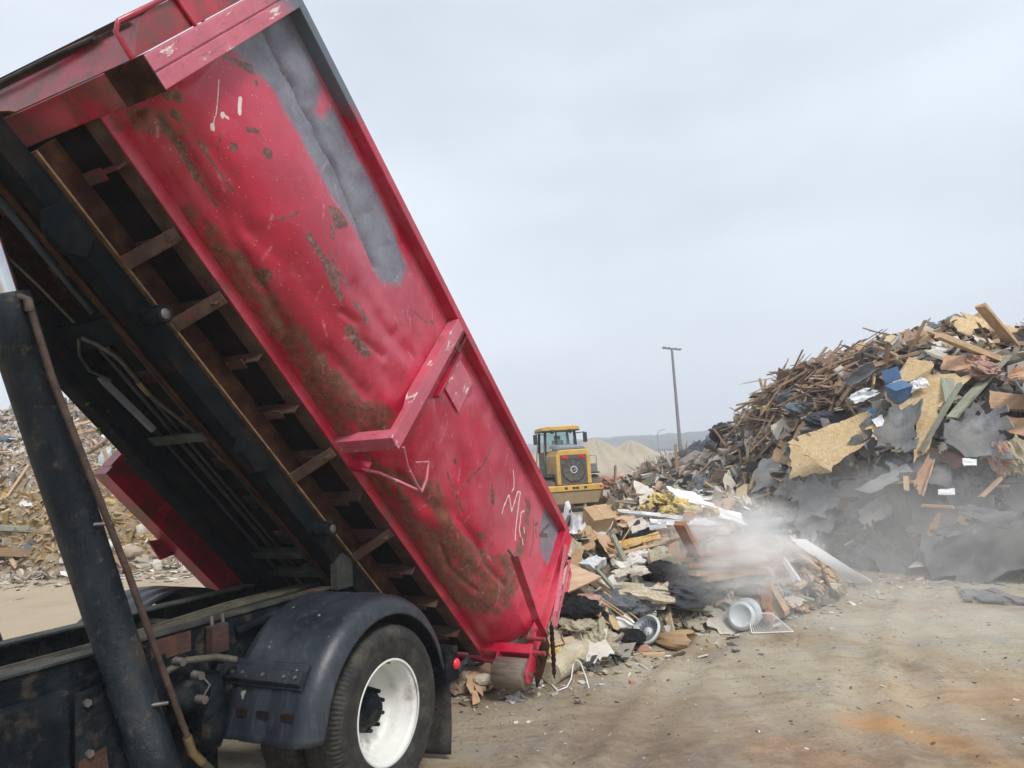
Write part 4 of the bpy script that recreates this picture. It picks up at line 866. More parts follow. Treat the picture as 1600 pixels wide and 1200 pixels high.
T['wall'] = [sheet_t(1, .7, 10, 8, .03, .02, .35, 140+k, .012) for k in range(7)]
T['ply'] = [sheet_t(1, .6, 6, 4, .05, .016, .25, 160+k, .01) for k in range(6)]
T['card'] = [sheet_t(1, .8, 7, 6, .16, .008, .3, 180+k, .06) for k in range(4)]
T['film'] = [sheet_t(1, .8, 12, 10, .12, .004, .5, 200+k, .14) for k in range(4)]
T['clump'] = [blob_t(220+k, .62, .7, 4) for k in range(5)]
T['bag'] = [blob_t(240+k, .42, .7, 5) for k in range(5)]
T['rock'] = [blob_t(260+k, .22, .7, 2) for k in range(5)]
def with_mat(me, mat):
    key = me.name+'|'+mat
    if key not in T:
        c = me.copy(); c.materials.clear(); c.materials.append(M[mat]); T[key] = c
    return T[key]
def put(name, me, mat, mtx, label, cat, group=None):
    o = bpy.data.objects.new(name, with_mat(me, mat)); C.collection.objects.link(o); o.matrix_world = mtx; return tag(o, label, cat, group)
def slope_n(hf, x, y, e=.25):
    return Vector((-(float(hf(x+e, y))-float(hf(x-e, y)))/(2*e), -(float(hf(x, y+e))-float(hf(x, y-e)))/(2*e), 1)).normalized()
def pose(p, n, yaw, tilt, roll, sc):
    n = Vector(n).normalized(); a = Vector((math.cos(yaw), math.sin(yaw), 0)); a = (a-n*a.dot(n)).normalized(); b = n.cross(a)
    m = Matrix.Identity(4)
    for i, q in enumerate((a, b, n)):
        for j in range(3): m[j][i] = q[j]
    m = m @ Matrix.Rotation(tilt, 4, 'Y') @ Matrix.Rotation(roll, 4, 'X') @ Matrix.Diagonal((*sc, 1)); m.translation = p; return m
def scatter(n, hf, region, name, tkey, mats, size, label, cat, group, lift=.03, tilt=.3, yaws=None, cond=None, asp=None, seed=0):
    """n single pieces over a heap; size (lo, hi) is the length, asp the width and thickness for planks"""
    r = random.Random(seed); k = 0; tries = 0
    while k < n and tries < n*80:
        tries += 1
        x, y = region(r); z = float(hf(x, y))
        if z < .05 and hf is not h_gnd: continue
        nn = slope_n(hf, x, y)
        view = Vector((x, y, z-CAMH)).normalized()
        if nn.dot(view) > .10: continue
        if cond and not cond(x, y, z): continue
        s = r.uniform(*size)*r.choice([.7, 1, 1, 1.2]); yaw = yaws(r) if yaws else r.uniform(0, 6.28)
        sc = (s, asp[0]*r.uniform(.7, 1.3), asp[1]*r.uniform(.8, 1.3)) if asp else (s, s, s)
        nn = (nn+Vector([r.gauss(0, tilt*.6) for _ in range(3)])).normalized()
        m = pose(Vector((x, y, z))+nn*lift*r.uniform(.3, 1.8), nn, yaw, r.gauss(0, tilt), r.gauss(0, tilt), sc)
        put(name, r.choice(T[tkey]), r.choice(mats), m, label, cat, group); k += 1
def chips(name, n, hf, region, cols, size, label, seed, parent=None, minz=.02, flat=.25, long=2.5, tilt=.8):
    r = np.random.default_rng(seed); x, y = region(r, n); z = hf(x, y); k = z > minz; x, y, z = x[k], y[k], z[k]; n = len(x)
    s = size[0]*(size[1]/size[0])**(r.random(n)**1.8)
    L3 = np.stack([s*r.uniform(.8, long, n), s*r.uniform(.3, 1, n), s*r.uniform(.05, flat, n)], -1)
    base = np.array([(i, j, q) for i in (-.5, .5) for j in (-.5, .5) for q in (-.5, .5)])
    V = base[None]*L3[:, None, :]; V += r.normal(0, .10, V.shape)*L3[:, None, :]
    ya, ti, ro = r.uniform(0, 6.28, n), r.normal(0, tilt, n), r.normal(0, tilt, n)
    def rot(V, a, i, j):
        c, s_ = np.cos(a)[:, None], np.sin(a)[:, None]; W = V.copy(); W[:, :, i] = c*V[:, :, i]-s_*V[:, :, j]; W[:, :, j] = s_*V[:, :, i]+c*V[:, :, j]; return W
    V = rot(V, ti, 0, 2); V = rot(V, ro, 1, 2); V = rot(V, ya, 0, 1)
    V += np.stack([x, y, z+s*.12], -1)[:, None, :]
    f = np.array([(0, 1, 3, 2), (4, 6, 7, 5), (0, 4, 5, 1), (2, 3, 7, 6), (0, 2, 6, 4), (1, 5, 7, 3)])
    F = (f[None]+np.arange(n)[:, None, None]*8).reshape(-1, 4)
    me = bpy.data.meshes.new(name); me.from_pydata(V.reshape(-1, 3).tolist(), [], F.tolist()); me.materials.append(M['chips'])
    cc = np.array(cols(x, y, z, r)) if callable(cols) else np.array(cols)[r.integers(0, len(cols), n)]
    cc = cc*r.uniform(.7, 1.25, (n, 1)); arr = np.ones((n, 8, 4), np.float32); arr[:, :, :3] = cc[:, None, :]
    a = me.color_attributes.new('col', 'FLOAT_COLOR', 'POINT'); a.data.foreach_set('color', arr.ravel()); me.update()
    o = bpy.data.objects.new(name, me); C.collection.objects.link(o); return tag(o, label, 'debris', kind='stuff')
def box_r(x0, x1, y0, y1): return lambda r: (r.uniform(x0, x1), r.uniform(y0, y1))
def box_n(x0, x1, y0, y1): return lambda r, n: (r.uniform(x0, x1, n), r.uniform(y0, y1, n))
BRN = [(.30, .22, .15), (.15, .105, .08), (.38, .30, .22), (.48, .40, .31), (.25, .23, .21), (.20, .14, .10), (.38, .35, .31), (.52, .48, .42)]
GRY = [(.10, .102, .106), (.15, .15, .152), (.22, .22, .215), (.065, .067, .07), (.32, .30, .26), (.17, .16, .14), (.40, .34, .26), (.55, .50, .43), (.46, .36, .25)]
def bigcols(x, y, z, r):
    b = np.array(BRN)[r.integers(0, len(BRN), len(x))]; g_ = np.array(GRY)[r.integers(0, len(GRY), len(x))]
    low = (z < 1.5+fbm(x*.5, y*.5, 5, 2)*1.5) & (x > 5.6); k = np.where(low, .9, .12) > r.random(len(x)); c = np.where(k[:, None], g_, b)
    hot = r.random(len(x)) < .05; return np.where(hot[:, None], np.array([.55, .50, .44]), c)
chips('heap_rubble', 14000, h_big, box_n(4.6, 12.5, 9.2, 19), bigcols, (.03, .30), 'splinters, scraps and torn roofing over the tall heap', 1)
chips('heap_rubble', 5000, h_big, box_n(4.6, 13, 18, 32), BRN+BRN+[(.5, .45, .38)], (.07, .35), 'splinters and scraps over the far flank of the tall heap', 2)
LD = [(.46, .39, .29), (.58, .54, .46), (.66, .64, .60), (.27, .20, .14), (.16, .145, .13), (.38, .29, .19), (.52, .48, .42), (.09, .09, .095), (.5, .40, .27), (.62, .58, .50)]
chips('load_rubble', 15000, h_load, box_n(-1.6, 4.8, 6.4, 12), LD, (.014, .17), 'plaster crumbs, laths and scraps over the tipped load', 3)
chips('distant_rubble', 4200, h_mid, box_n(2.5, 14, 22, 31), [(.36, .31, .24), (.46, .42, .35), (.25, .19, .14), (.16, .15, .14), (.33, .22, .16), (.5, .47, .43)], (.08, .42), 'grey and brown scraps over the low heap beyond the loader', 4)
def leftcols(x, y, z, r):
    P = np.array([(.54, .47, .40), (.62, .58, .52), (.46, .37, .29), (.66, .65, .62), (.34, .27, .21), (.52, .43, .37)])[r.integers(0, 6, len(x))]
    Q = np.array([(.44, .29, .11), (.50, .36, .17), (.38, .25, .10), (.52, .43, .29)])[r.integers(0, 4, len(x))]
    och = (z < 2.3+fbm(x*.4, y*.4, 5, 2)*1.6) & (z > .35); k = np.where(och, .80, .05) > r.random(len(x)); return np.where(k[:, None], Q, P)
chips('wood_chip_cover', 34000, h_left, box_n(-18, -4.5, 16.4, 24), leftcols, (.022, .19), 'shredded wood, plaster crumbs and ochre soil on the pale heap', 5, long=3.0)
def gz(x, y): return h_gnd(x, y)+.05
CR = [(.62, .60, .55), (.5, .42, .32), (.10, .08, .06), (.36, .24, .15), (.42, .38, .32), (.66, .64, .6), (.2, .15, .11)]
chips('ground_crumbs', 2200, gz, box_n(-1, 7, 4.2, 10.5), CR+[(.12, .08, .055), (.16, .12, .085)]*2, (.006, .030), 'small crumbs of plaster and stone strewn over the dirt', 6, minz=-9, tilt=.2, long=1.6).location.z = -.05
def near_load(r, n):
    t = r.random(n); P = np.array([(-.9, 6.7), (.1, 7.1), (1.0, 7.9), (2.3, 8.8), (3.3, 9.4), (4.8, 10.6), (6.2, 10.4), (8, 9.6)]); k = t*(len(P)-1); i = k.astype(int); f = (k-i)[:, None]
    q = P[i]*(1-f)+P[np.minimum(i+1, len(P)-1)]*f; return q[:, 0]+r.normal(0, .45, n), q[:, 1]+r.normal(-.1, .30, n)
chips('toe_crumbs', 2000, gz, near_load, CR+LD, (.012, .075), 'crumbs and flakes along the foot of the tipped load', 7, minz=-9, tilt=.2, long=2.2).location.z = -.05
def near_left(r, n): return r.uniform(-18, -4, n), 16.9-np.abs(r.normal(0, .8, n))
chips('roadside_crumbs', 1500, gz, near_left, CR, (.03, .13), 'pale crumbs along the foot of the wood chip heap', 8, minz=-9, tilt=.2).location.z = -.05

# --- single pieces, tall heap
def crest(r):
    x = r.uniform(5.7, 8.5); return x, r.uniform(13.6, 19)
def cyaw(r): return r.choice([r.gauss(.35, .30), r.gauss(.35, .25), r.gauss(.9, .5), r.uniform(0, 3.14)])
scatter(175, h_big, crest, 'wooden_lath', 'plank', ['darkwood', 'darkwood', 'wood'], (.9, 2.6), 'thin splintered lath in the brown tangle along the crest of the tall heap', 'lath', 'laths tangled on the crest of the tall heap', .10, .10, cyaw, lambda x, y, z: z > 2.5 and x-.55*(y-13.5) < 8.9, (.04, .022), 21)
chips('lath_litter', 4200, h_big, box_n(5.8, 8.6, 13.6, 19), [(.30, .21, .15), (.16, .11, .085), (.40, .30, .22), (.24, .17, .13), (.46, .38, .30)], (.05, .16), 'mat of thin splintered laths over the crest of the tall heap', 9, minz=2.4, long=9, tilt=.22, flat=.12)
scatter(60, h_big, lambda r: (r.uniform(5, 7.4), r.uniform(12.5, 23)), 'wooden_lath', 'plank', ['darkwood', 'wood'], (.5, 1.5), 'thin broken lath on the sloping end of the tall heap beside the light pole', 'lath', 'laths on the sloping end of the tall heap', .10, .28, None, None, (.055, .03), 22)
scatter(66, h_big, box_r(5.2, 11.5, 9.8, 15.5), 'wooden_plank', 'plank', ['wood', 'newwood', 'wood', 'darkwood'], (.35, 1.2), 'broken plank half buried among roofing felt on the face of the tall heap', 'plank', 'planks on the face of the tall heap', .08, .3, None, None, (.10, .035), 23)
scatter(190, h_big, box_r(5, 12.5, 9.6, 14.5), 'roofing_sheet', 'felt', ['felt'], (.28, .85), 'torn dark grey roofing felt piece on the lower face of the tall heap', 'roofing felt', 'roofing felt pieces on the tall heap', .06, .38, None, lambda x, y, z: z < 2.1, None, 24)
scatter(50, h_big, box_r(5, 12.5, 9.5, 15), 'roofing_strip', 'feltstrip', ['felt'], (.4, .85), 'curled strip of dark roofing felt on the lower face of the tall heap', 'roofing felt', 'roofing felt strips on the tall heap', .07, .45, None, lambda x, y, z: z < 2.4, None, 25)
scatter(34, h_big, box_r(5.4, 12, 10.5, 16), 'plywood_piece', 'ply', ['ply', 'osb', 'cardboard'], (.3, .75), 'splintered tan board piece on the upper face of the tall heap', 'board', 'tan board pieces on the tall heap', .07, .4, None, lambda x, y, z: z > 1.3, None, 26)
scatter(34, h_big, box_r(7.6, 11, 12.2, 16), 'plywood_piece', 'ply', ['ply', 'osb', 'ply', 'drywall'], (.4, 1.0), 'tan board lying loose at the top of the tall heap behind the strand boards', 'board', 'tan boards at the top of the tall heap', .09, .35, None, lambda x, y, z: z > 2.3, None, 36)
scatter(40, h_big, box_r(5, 12, 9.6, 18), 'plaster_board_piece', 'wall', ['drywall', 'drywall', 'metalwhite'], (.18, .5), 'pale broken plasterboard piece on the tall heap', 'plasterboard', 'plasterboard pieces on the tall heap', .07, .4, None, None, None, 27)
scatter(12, h_big, box_r(5.2, 11, 10, 17), 'plastic_film', 'film', ['film', 'greycloth'], (.4, .8), 'crumpled grey plastic film snagged on the tall heap', 'plastic film', 'plastic film on the tall heap', .08, .4, None, None, None, 28)
scatter(6, h_big, box_r(5, 12, 9.7, 13.5), 'roofing_sheet', 'felt', ['felt'], (1.2, 1.9), 'broad buckled roofing felt sheet near the foot of the tall heap', 'roofing felt', 'broad felt sheets near the foot of the tall heap', .12, .30, None, lambda x, y, z: z < 1.9, None, 29)
scatter(34, h_big, box_r(5, 12, 9.6, 13), 'plaster_board_piece', 'wall', ['drywall', 'ply', 'cardboard'], (.12, .42), 'pale board scrap low on the dark face of the tall heap', 'board', 'pale scraps low on the tall heap', .12, .45, None, lambda x, y, z: z < 2.2, None, 30)
# --- single pieces, tipped load
LR = box_r(-1.0, 4.6, 6.4, 11)
scatter(62, h_load, LR, 'wooden_plank', 'plank', ['wood', 'wood', 'newwood', 'greenboard'], (.3, .9), 'broken lath lying loose in the freshly tipped load', 'plank', 'planks in the tipped load', .05, .25, lambda r: r.gauss(-.2, .7), None, (.06, .028), 31)
scatter(125, h_load, LR, 'plaster_board_piece', 'wall', ['drywall', 'drywall', 'ply', 'cream'], (.14, .48), 'torn pale plasterboard piece in the freshly tipped load', 'plasterboard', 'plasterboard pieces in the tipped load', .05, .35, None, None, None, 32)
scatter(22, h_load, LR, 'plywood_piece', 'ply', ['ply', 'osb', 'cardboard', 'redwood'], (.25, .6), 'splintered brown board piece in the freshly tipped load', 'board', 'brown board pieces in the tipped load', .05, .35, None, None, None, 33)
scatter(14, h_load, LR, 'plastic_film', 'film', ['film', 'whiteboard', 'film', 'greycloth'], (.25, .5), 'crumpled plastic film in the freshly tipped load', 'plastic film', 'plastic film in the tipped load', .05, .4, None, None, None, 34)
scatter(16, h_load, LR, 'insulation_clump', 'clump', ['cream', 'yellow', 'cream'], (.16, .36), 'ragged pale insulation clump in the freshly tipped load', 'insulation', 'insulation clumps in the tipped load', .03, .3, None, None, None, 35)
# --- heap beyond the loader and pale heap across the road
scatter(55, h_mid, box_r(3, 12, 23, 29), 'wooden_plank', 'plank', ['wood', 'darkwood'], (.8, 2.4), 'weathered plank on the low heap beyond the loader', 'plank', 'planks on the low heap beyond the loader', .12, .2, lambda r: r.gauss(.6, .4), None, (.13, .05), 41)
scatter(30, h_mid, box_r(3, 12, 23, 29), 'plaster_board_piece', 'wall', ['drywall', 'greenboard', 'ply', 'greycloth'], (.5, 1.2), 'pale board piece on the low heap beyond the loader', 'plasterboard', 'board pieces on the low heap beyond the loader', .1, .35, None, None, None, 42)
scatter(46, h_left, box_r(-15, -5.4, 16.8, 22.5), 'wooden_plank', 'plank', ['wood', 'newwood', 'wood'], (.5, 1.5), 'pale broken lath on the wood chip heap across the dirt road', 'plank', 'laths on the wood chip heap', .07, .25, None, None, (.07, .04), 43)
scatter(46, h_left, box_r(-15, -5.4, 16.6, 18.2), 'rubble_stone', 'rock', ['stone', 'drywall', 'stone'], (.10, .30), 'pale rubble stone at the foot of the wood chip heap', 'stone', 'stones at the foot of the wood chip heap', .0, .3, None, None, None, 44)
scatter(20, h_left, box_r(-15, -6, 17.2, 23), 'plastic_film', 'film', ['whiteboard', 'film', 'greycloth'], (.25, .6), 'scrap of pale plastic on the wood chip heap', 'plastic film', 'plastic scraps on the wood chip heap', .06, .4, None, None, None, 45)

# --- pieces one can point to. A board is given by its corners in the photograph and the plane it lies in
def plane_pts(cs, P, n):
    r_ = []
    for (px, py) in cs:
        o, d = ray(px, py); t = (P-o).dot(n)/d.dot(n); r_.append(o+d*t)
    return r_
def board(name, mat, cs, P, n, label, cat, thick=.018, nx=10, ny=8, tr=.3, wav=.012, seed=0, curl=0, jit=.12):
    """cs: four corners in order"""
    n = Vector(n).normalized(); q = plane_pts(cs, P, n); r = np.random.default_rng(seed+500)
    s, t = np.meshgrid(np.linspace(0, 1, nx+1), np.linspace(0, 1, ny+1), indexing='ij')
    s = s+r.normal(0, jit/nx, s.shape); t = t+r.normal(0, jit/ny, t.shape)
    A = np.array([list(v_) for v_ in q]); Pt = ((1-s)*(1-t))[..., None]*A[0]+(s*(1-t))[..., None]*A[1]+(s*t)[..., None]*A[2]+((1-s)*t)[..., None]*A[3]
    e_ = np.clip(tr*1.6, 0, 1)*.11; s0_, t0_ = s, t; s = s+np.where((s0_ < .02) | (s0_ > .98), fbm(t0_*5+3, t0_*0+seed, seed, 4)*e_*4, 0); t = t+np.where((t0_ < .03) | (t0_ > .97), fbm(s0_*5+7, s0_*0+seed, seed+2, 4)*e_*4, 0)
    Pt = ((1-s)*(1-t))[..., None]*A[0]+(s*(1-t))[..., None]*A[1]+(s*t)[..., None]*A[2]+((1-s)*t)[..., None]*A[3]
    dz = fbm(s*3, t*3, seed, 3)*wav*3+curl*(2*t-1)**2
    Pt = Pt+np.array(list(n))*dz[..., None]; c = Pt.reshape(-1, 3).mean(0)
    V, F = solid_grid(Pt-c, tear(nx, ny, tr*.3, r), thick); mb = MB(); mb.v = [tuple(p) for p in V]; mb.f = F; mb.sm = [False]*len(F)
    o = mb.build(name, mat); o.location = c; return tag(o, label, cat)
CAMV = lambda P: (Vector((0, 0, CAMH))-P).normalized()
def HB(px, py, lift=.25):
    P = on(px, py, h_big, 9, 32); return P+CAMV(P)*lift
def HL(px, py, lift=.12):
    P = on(px, py, h_load, 6, 12.5); return P+CAMV(P)*lift
NF = (-.45, -.72, .53)
def bb(name, mat, cs, label, cat, n=NF, lift=.25, **k):
    cx_, cy_ = sum(c[0] for c in cs)/4, sum(c[1] for c in cs)/4
    return board(name, mat, cs, HB(cx_, cy_, lift+.22), n, label, cat, **k)
def lb(name, mat, cs, label, cat, n=(-.25, -.6, .75), lift=.12, **k):
    cx_, cy_ = sum(c[0] for c in cs)/4, sum(c[1] for c in cs)/4
    return board(name, mat, cs, HL(cx_, cy_, lift), n, label, cat, **k)
def beam(name, mat, p, q, w_, h_, label, cat, seed=0):
    """a timber between two points"""
    p, q = Vector(p), Vector(q); m_ = plank_t(seed+300, (q-p).length, w_, h_); m_.materials.append(M[mat])
    o = bpy.data.objects.new(name, m_); C.collection.objects.link(o); d = (q-p).normalized(); a = d.cross(Vector((0, 0, 1))).normalized(); b = a.cross(d)
    m = Matrix.Identity(4)
    for i, e_ in enumerate((d, a, b)):
        for j in range(3): m[j][i] = e_[j]
    m.translation = (p+q)/2; o.matrix_world = m; return tag(o, label, cat)
bb('strand_board', 'osb', [(1236, 690), (1358, 640), (1366, 680), (1300, 735)], 'large ragged yellow strand board lying on the tall heap above the dark roofing', 'strand board', lift=.85, thick=.02, nx=20, ny=12, tr=.35, jit=.2, seed=1)
bb('strand_board', 'osb', [(1234, 695), (1300, 675), (1300, 736), (1236, 747)], 'yellow strand board with a straight edge at the low end of the biggest strand board', 'strand board', lift=.80, thick=.02, tr=.3, seed=2)
bb('strand_board', 'osb', [(1250, 680), (1290, 668), (1292, 684), (1248, 690)], 'small yellow strand board strip above the biggest strand board', 'strand board', lift=.55, tr=.2, seed=3)
bb('strand_board', 'osb', [(1380, 620), (1450, 580), (1520, 590), (1440, 670)], 'sun-bleached strand board behind the blue bin near the top of the tall heap', 'strand board', lift=.18, nx=14, ny=10, tr=.4, seed=4)
bb('strand_board', 'osb', [(1352, 668), (1400, 634), (1425, 642), (1372, 690)], 'yellow strand board strip between the blue panel and the upright felt sheet', 'strand board', lift=.4, tr=.4, seed=5)
bb('strand_board', 'osb', [(1432, 640), (1472, 628), (1452, 700), (1428, 720)], 'narrow tan strand board standing behind the crossed grey boards', 'strand board', lift=.35, tr=.4, seed=6)
bb('strand_board', 'osb', [(1420, 560), (1462, 566), (1450, 590), (1400, 600)], 'brown strand board under the laths at the top of the tall heap', 'strand board', lift=.2, tr=.2, seed=7)
bb('orange_board', 'ply', [(1474, 556), (1536, 556), (1545, 580), (1470, 578)], 'smooth orange plywood near the top of the tall heap above the strand board', 'board', lift=.25, tr=.05, seed=8)
bb('crate_panel', 'ply', [(1546, 612), (1625, 622), (1625, 642), (1548, 640)], 'orange plywood crate panel with a pale top edge beside the frame edge', 'board', lift=.5, tr=.05, thick=.06, seed=9)
bb('torn_plywood', 'ply', [(1568, 650), (1640, 655), (1640, 690), (1566, 672)], 'pinkish brown plywood below the crate panel on the tall heap', 'board', lift=.45, tr=.4, seed=10)
bb('torn_plywood', 'ply', [(1575, 580), (1640, 560), (1640, 600), (1580, 596)], 'crumpled orange brown sheet at the top edge of the tall heap', 'board', lift=.35, tr=.5, wav=.05, seed=11)
bb('standing_felt', 'felt', [(1366, 705), (1390, 645), (1442, 625), (1432, 700)], 'big dark felt sheet standing on edge beside the large strand board', 'roofing felt', lift=.6, nx=12, ny=8, tr=.8, curl=.12, seed=12)
bb('large_felt', 'felt', [(1468, 695), (1520, 640), (1575, 645), (1580, 730)], 'wide grey felt sheet with a curled lower edge below the crate panel', 'roofing felt', lift=.45, nx=12, ny=10, tr=.8, curl=.15, seed=13)
bb('long_grey_sheet', 'felt', [(1335, 765), (1415, 725), (1428, 738), (1360, 772)], 'long slate grey sheet with a pale line lying across the face of the tall heap', 'roofing felt', lift=.6, nx=12, ny=3, tr=.1, seed=14)
bb('large_felt', 'felt', [(1450, 735), (1485, 720), (1492, 765), (1440, 752)], 'square folded felt sheet beside the beige rolled sheet', 'roofing felt', lift=.5, tr=.4, seed=15)
bb('large_felt', 'felt', [(1500, 790), (1590, 800), (1580, 830), (1490, 800)], 'long dark shingle sheet sloping down near the foot of the tall heap', 'roofing felt', lift=.4, tr=.3, nx=14, seed=16)
bb('large_felt', 'felt', [(1340, 800), (1380, 770), (1395, 800), (1350, 830)], 'pointed felt sheet above the dust at the foot of the tall heap', 'roofing felt', lift=.35, tr=.4, seed=17)
bb('large_felt', 'felt', [(1240, 760), (1300, 755), (1310, 830), (1255, 860)], 'broad dusty felt sheet hanging at the low end of the tall heap', 'roofing felt', lift=.35, tr=.6, nx=14, ny=12, curl=.1, seed=18)
bb('large_felt', 'felt', [(1180, 720), (1245, 722), (1250, 760), (1180, 765)], 'torn brown grey felt above the tipped load', 'roofing felt', lift=.4, tr=.7, seed=19)
bb('rust_sheet', 'rustpatch', [(1465, 715), (1475, 700), (1520, 705), (1492, 740)], 'brown torn board on the middle of the dark roofing felt', 'board', lift=.55, tr=.6, seed=20)
bb('dark_metal_sheet', 'felt', [(1320, 600), (1365, 572), (1372, 585), (1338, 610)], 'curved dark sheet lying under the laths near the crest', 'sheet', lift=.35, tr=.2, curl=.15, seed=21)
bb('pale_mattress', 'drywall', [(1205, 668), (1238, 645), (1262, 672), (1215, 690)], 'pale stained flat panel tilted beside the upper edge of the large strand board', 'panel', lift=.45, thick=.12, tr=.05, seed=22)
bb('white_sheet', 'whiteboard', [(1420, 600), (1440, 590), (1455, 602), (1425, 612)], 'white crumpled sheet beside the blue bin', 'sheet', lift=.4, tr=.4, wav=.05, seed=23)
bb('white_sheet', 'metalwhite', [(1395, 585), (1440, 572), (1438, 590), (1398, 602)], 'pale corrugated sheet above the blue bin', 'sheet', lift=.35, tr=.3, wav=.03, seed=24)
bb('white_sheet', 'whiteboard', [(1325, 620), (1350, 608), (1378, 612), (1335, 632)], 'white cloth scrap under the dark curved sheet', 'sheet', lift=.35, tr=.5, wav=.06, seed=25)
bb('blue_sheet', 'blue', [(1348, 645), (1366, 636), (1372, 652), (1360, 660)], 'flat blue plastic panel on the upper edge of the large strand board', 'panel', lift=.6, tr=.0, seed=26)
bb('paper_scrap', 'whiteboard', [(1362, 656), (1378, 648), (1384, 664), (1370, 668)], 'white paper beside the blue panel', 'paper', lift=.65, tr=.1, thick=.004, seed=27)
bb('white_gutter', 'whiteboard', [(1504, 716), (1526, 718), (1526, 727), (1505, 728)], 'short white ribbed gutter piece on the dark felt', 'gutter', lift=.7, tr=.0, seed=28)
bb('white_gutter', 'whiteboard', [(1466, 765), (1492, 763), (1492, 773), (1466, 773)], 'short white gutter piece above the wooden frame', 'gutter', lift=.6, tr=.0, seed=29)
bb('beige_roll', 'ply', [(1428, 760), (1452, 716), (1462, 722), (1444, 778)], 'beige rolled sheet hanging between two felt sheets', 'sheet', lift=.5, curl=.1, tr=.3, seed=30)
bb('brown_tarp', 'cardboard', [(1205, 720), (1222, 690), (1238, 694), (1234, 735)], 'brown sheet hanging left of the large strand board', 'sheet', lift=.3, tr=.3, curl=.08, seed=31)
bb('pale_boulder_board', 'drywall', [(1130, 745), (1140, 735), (1150, 760), (1135, 775)], 'pale torn board above the white sheeting of the tipped load', 'board', lift=.3, tr=.5, seed=32)
bb('roof_panel', 'metalwhite', [(1068, 720), (1100, 705), (1105, 722), (1075, 740)], 'white panel behind the leaning brown timber', 'panel', lift=.3, tr=.1, seed=33)
def tb(p, q, name, mat, w_, h_, label, l0=.3, l1=.3, seed=0, cat='timber'):
    return beam(name, mat, HB(*p, l0), HB(*q, l1), w_, h_, label, cat, seed)
P = HB(1585, 540, .3); tb_d = at(1533, 479, P.y-.6); beam('leaning_timber', 'newwood', tb_d, P, .16, .06, 'thick pale timber sticking up against the sky at the top of the heap', 'timber', 1)
P = HB(1562, 562, .4); beam('leaning_timber', 'newwood', at(1465, 524, P.y-.5), P, .10, .09, 'long square timber jutting towards the lath tangle at the heap top', 'timber', 2)
P = HB(1551, 548, .3); beam('thin_stick', 'wood', at(1528, 504, P.y-.2), P, .03, .03, 'thin straight stick between the two pale timbers at the heap top', 'stick', 3)
for k, (p, q, l0, l1, w_, mt, lb_) in enumerate([
    ((1572, 556), (1488, 652), .6, .7, .16, 'greenboard', 'long grey green board crossing the upper face of the tall heap'),
    ((1500, 600), (1438, 706), .75, .65, .08, 'greenboard', 'grey board crossing under the long grey green board'),
    ((1478, 585), (1486, 628), .5, .5, .16, 'greenboard', 'short upright grey board on the bleached strand board'),
    ((1425, 558), (1385, 618), .45, .5, .07, 'newwood', 'tan lath leaning beside the blue bin'),
    ((1372, 557), (1425, 561), .5, .45, .05, 'newwood', 'pale level lath under the tangle near the crest'),
    ((1302, 572), (1308, 602), .5, .5, .06, 'newwood', 'short pale stake stuck in the lath tangle'),
    ((1292, 605), (1328, 613), .45, .45, .07, 'wood', 'short pale plank below the lath tangle'),
    ((1192, 668), (1162, 720), .5, .5, .06, 'newwood', 'long pale lath leaning on the sloping end of the heap'),
    ((1098, 708), (1058, 754), .4, .5, .22, 'newwood', 'wide brown timber leaning between the two heaps'),
    ((1366, 755), (1436, 752), .7, .7, .12, 'newwood', 'long pale timber of the broken frame in the dark felt'),
    ((1416, 745), (1417, 768), .75, .75, .07, 'newwood', 'short upright of the broken frame in the dark felt'),
    ((1442, 790), (1490, 792), .6, .6, .06, 'newwood', 'level pale lath under the white gutter piece'),
    ((1566, 745), (1535, 775), .5, .5, .06, 'newwood', 'pale stick leaning on the dark felt near the frame edge'),
    ((1172, 765), (1180, 740), .4, .4, .12, 'newwood', 'stub of pale square timber on the dusty felt'),
    ((1200, 738), (1225, 752), .4, .4, .10, 'newwood', 'pale broken timber in the dusty felt'),
    ((1140, 790), (1205, 770), .3, .3, .06, 'newwood', 'bent tan strip above the dust'),
    ((1545, 700), (1600, 705), .6, .6, .09, 'wood', 'weathered level board beside the white rags')]):
    tb(p, q, 'loose_timber', mt, w_, .04, lb_, l0, l1, 10+k)
for (b0, b1), (t0, t1), w_, mt, lb_ in (((1200, 640), (1187, 592), .05, 'newwood', 'small stake upright at the low end of the crest'), ((1346, 590), (1346, 548), .05, 'bush', 'dark stub of pipe upright on the crest'),
        ((1160, 655), (1110, 672), .035, 'bush', 'thin dark rod poking out of the sloping end'), ((1135, 680), (1098, 694), .025, 'bush', 'thinnest dark rod low on the sloping end')):
    q = HB(b0, b1, -.05); beam('loose_stake', mt, at(t0, t1, q.y), q, w_, w_, lb_, 'stake')
def clump(name, tk, i, mat, P, sc, label, cat, yaw=0.0, n=(0, 0, 1)):
    return put(name, T[tk][i], mat, pose(P, n, yaw, 0, 0, sc), label, cat)
clump('grey_blue_bag', 'bag', 0, 'bluebag', HB(1240, 622, .2), (.75, .5, .6), 'upper grey blue plastic bag on the tall heap', 'bag')
clump('grey_blue_bag', 'bag', 1, 'bluebag', HB(1262, 638, .3), (.9, .6, .55), 'lower grey blue plastic bag next to the pale panel', 'bag')
clump('black_bag', 'bag', 2, 'bag', HB(1130, 676, .2), (.75, .6, .9), 'black plastic bag at the sloping end of the tall heap', 'bag')
clump('pale_blue_bag', 'bag', 3, 'bluebag', HB(1112, 692, .1), (.6, .5, .8), 'pale blue plastic sheet beside the black bag at the sloping end', 'bag')
clump('grey_jacket', 'bag', 4, 'greycloth', HB(1292, 655, .4), (.85, .5, .45), 'dark grey crumpled cloth above the large strand board', 'cloth')
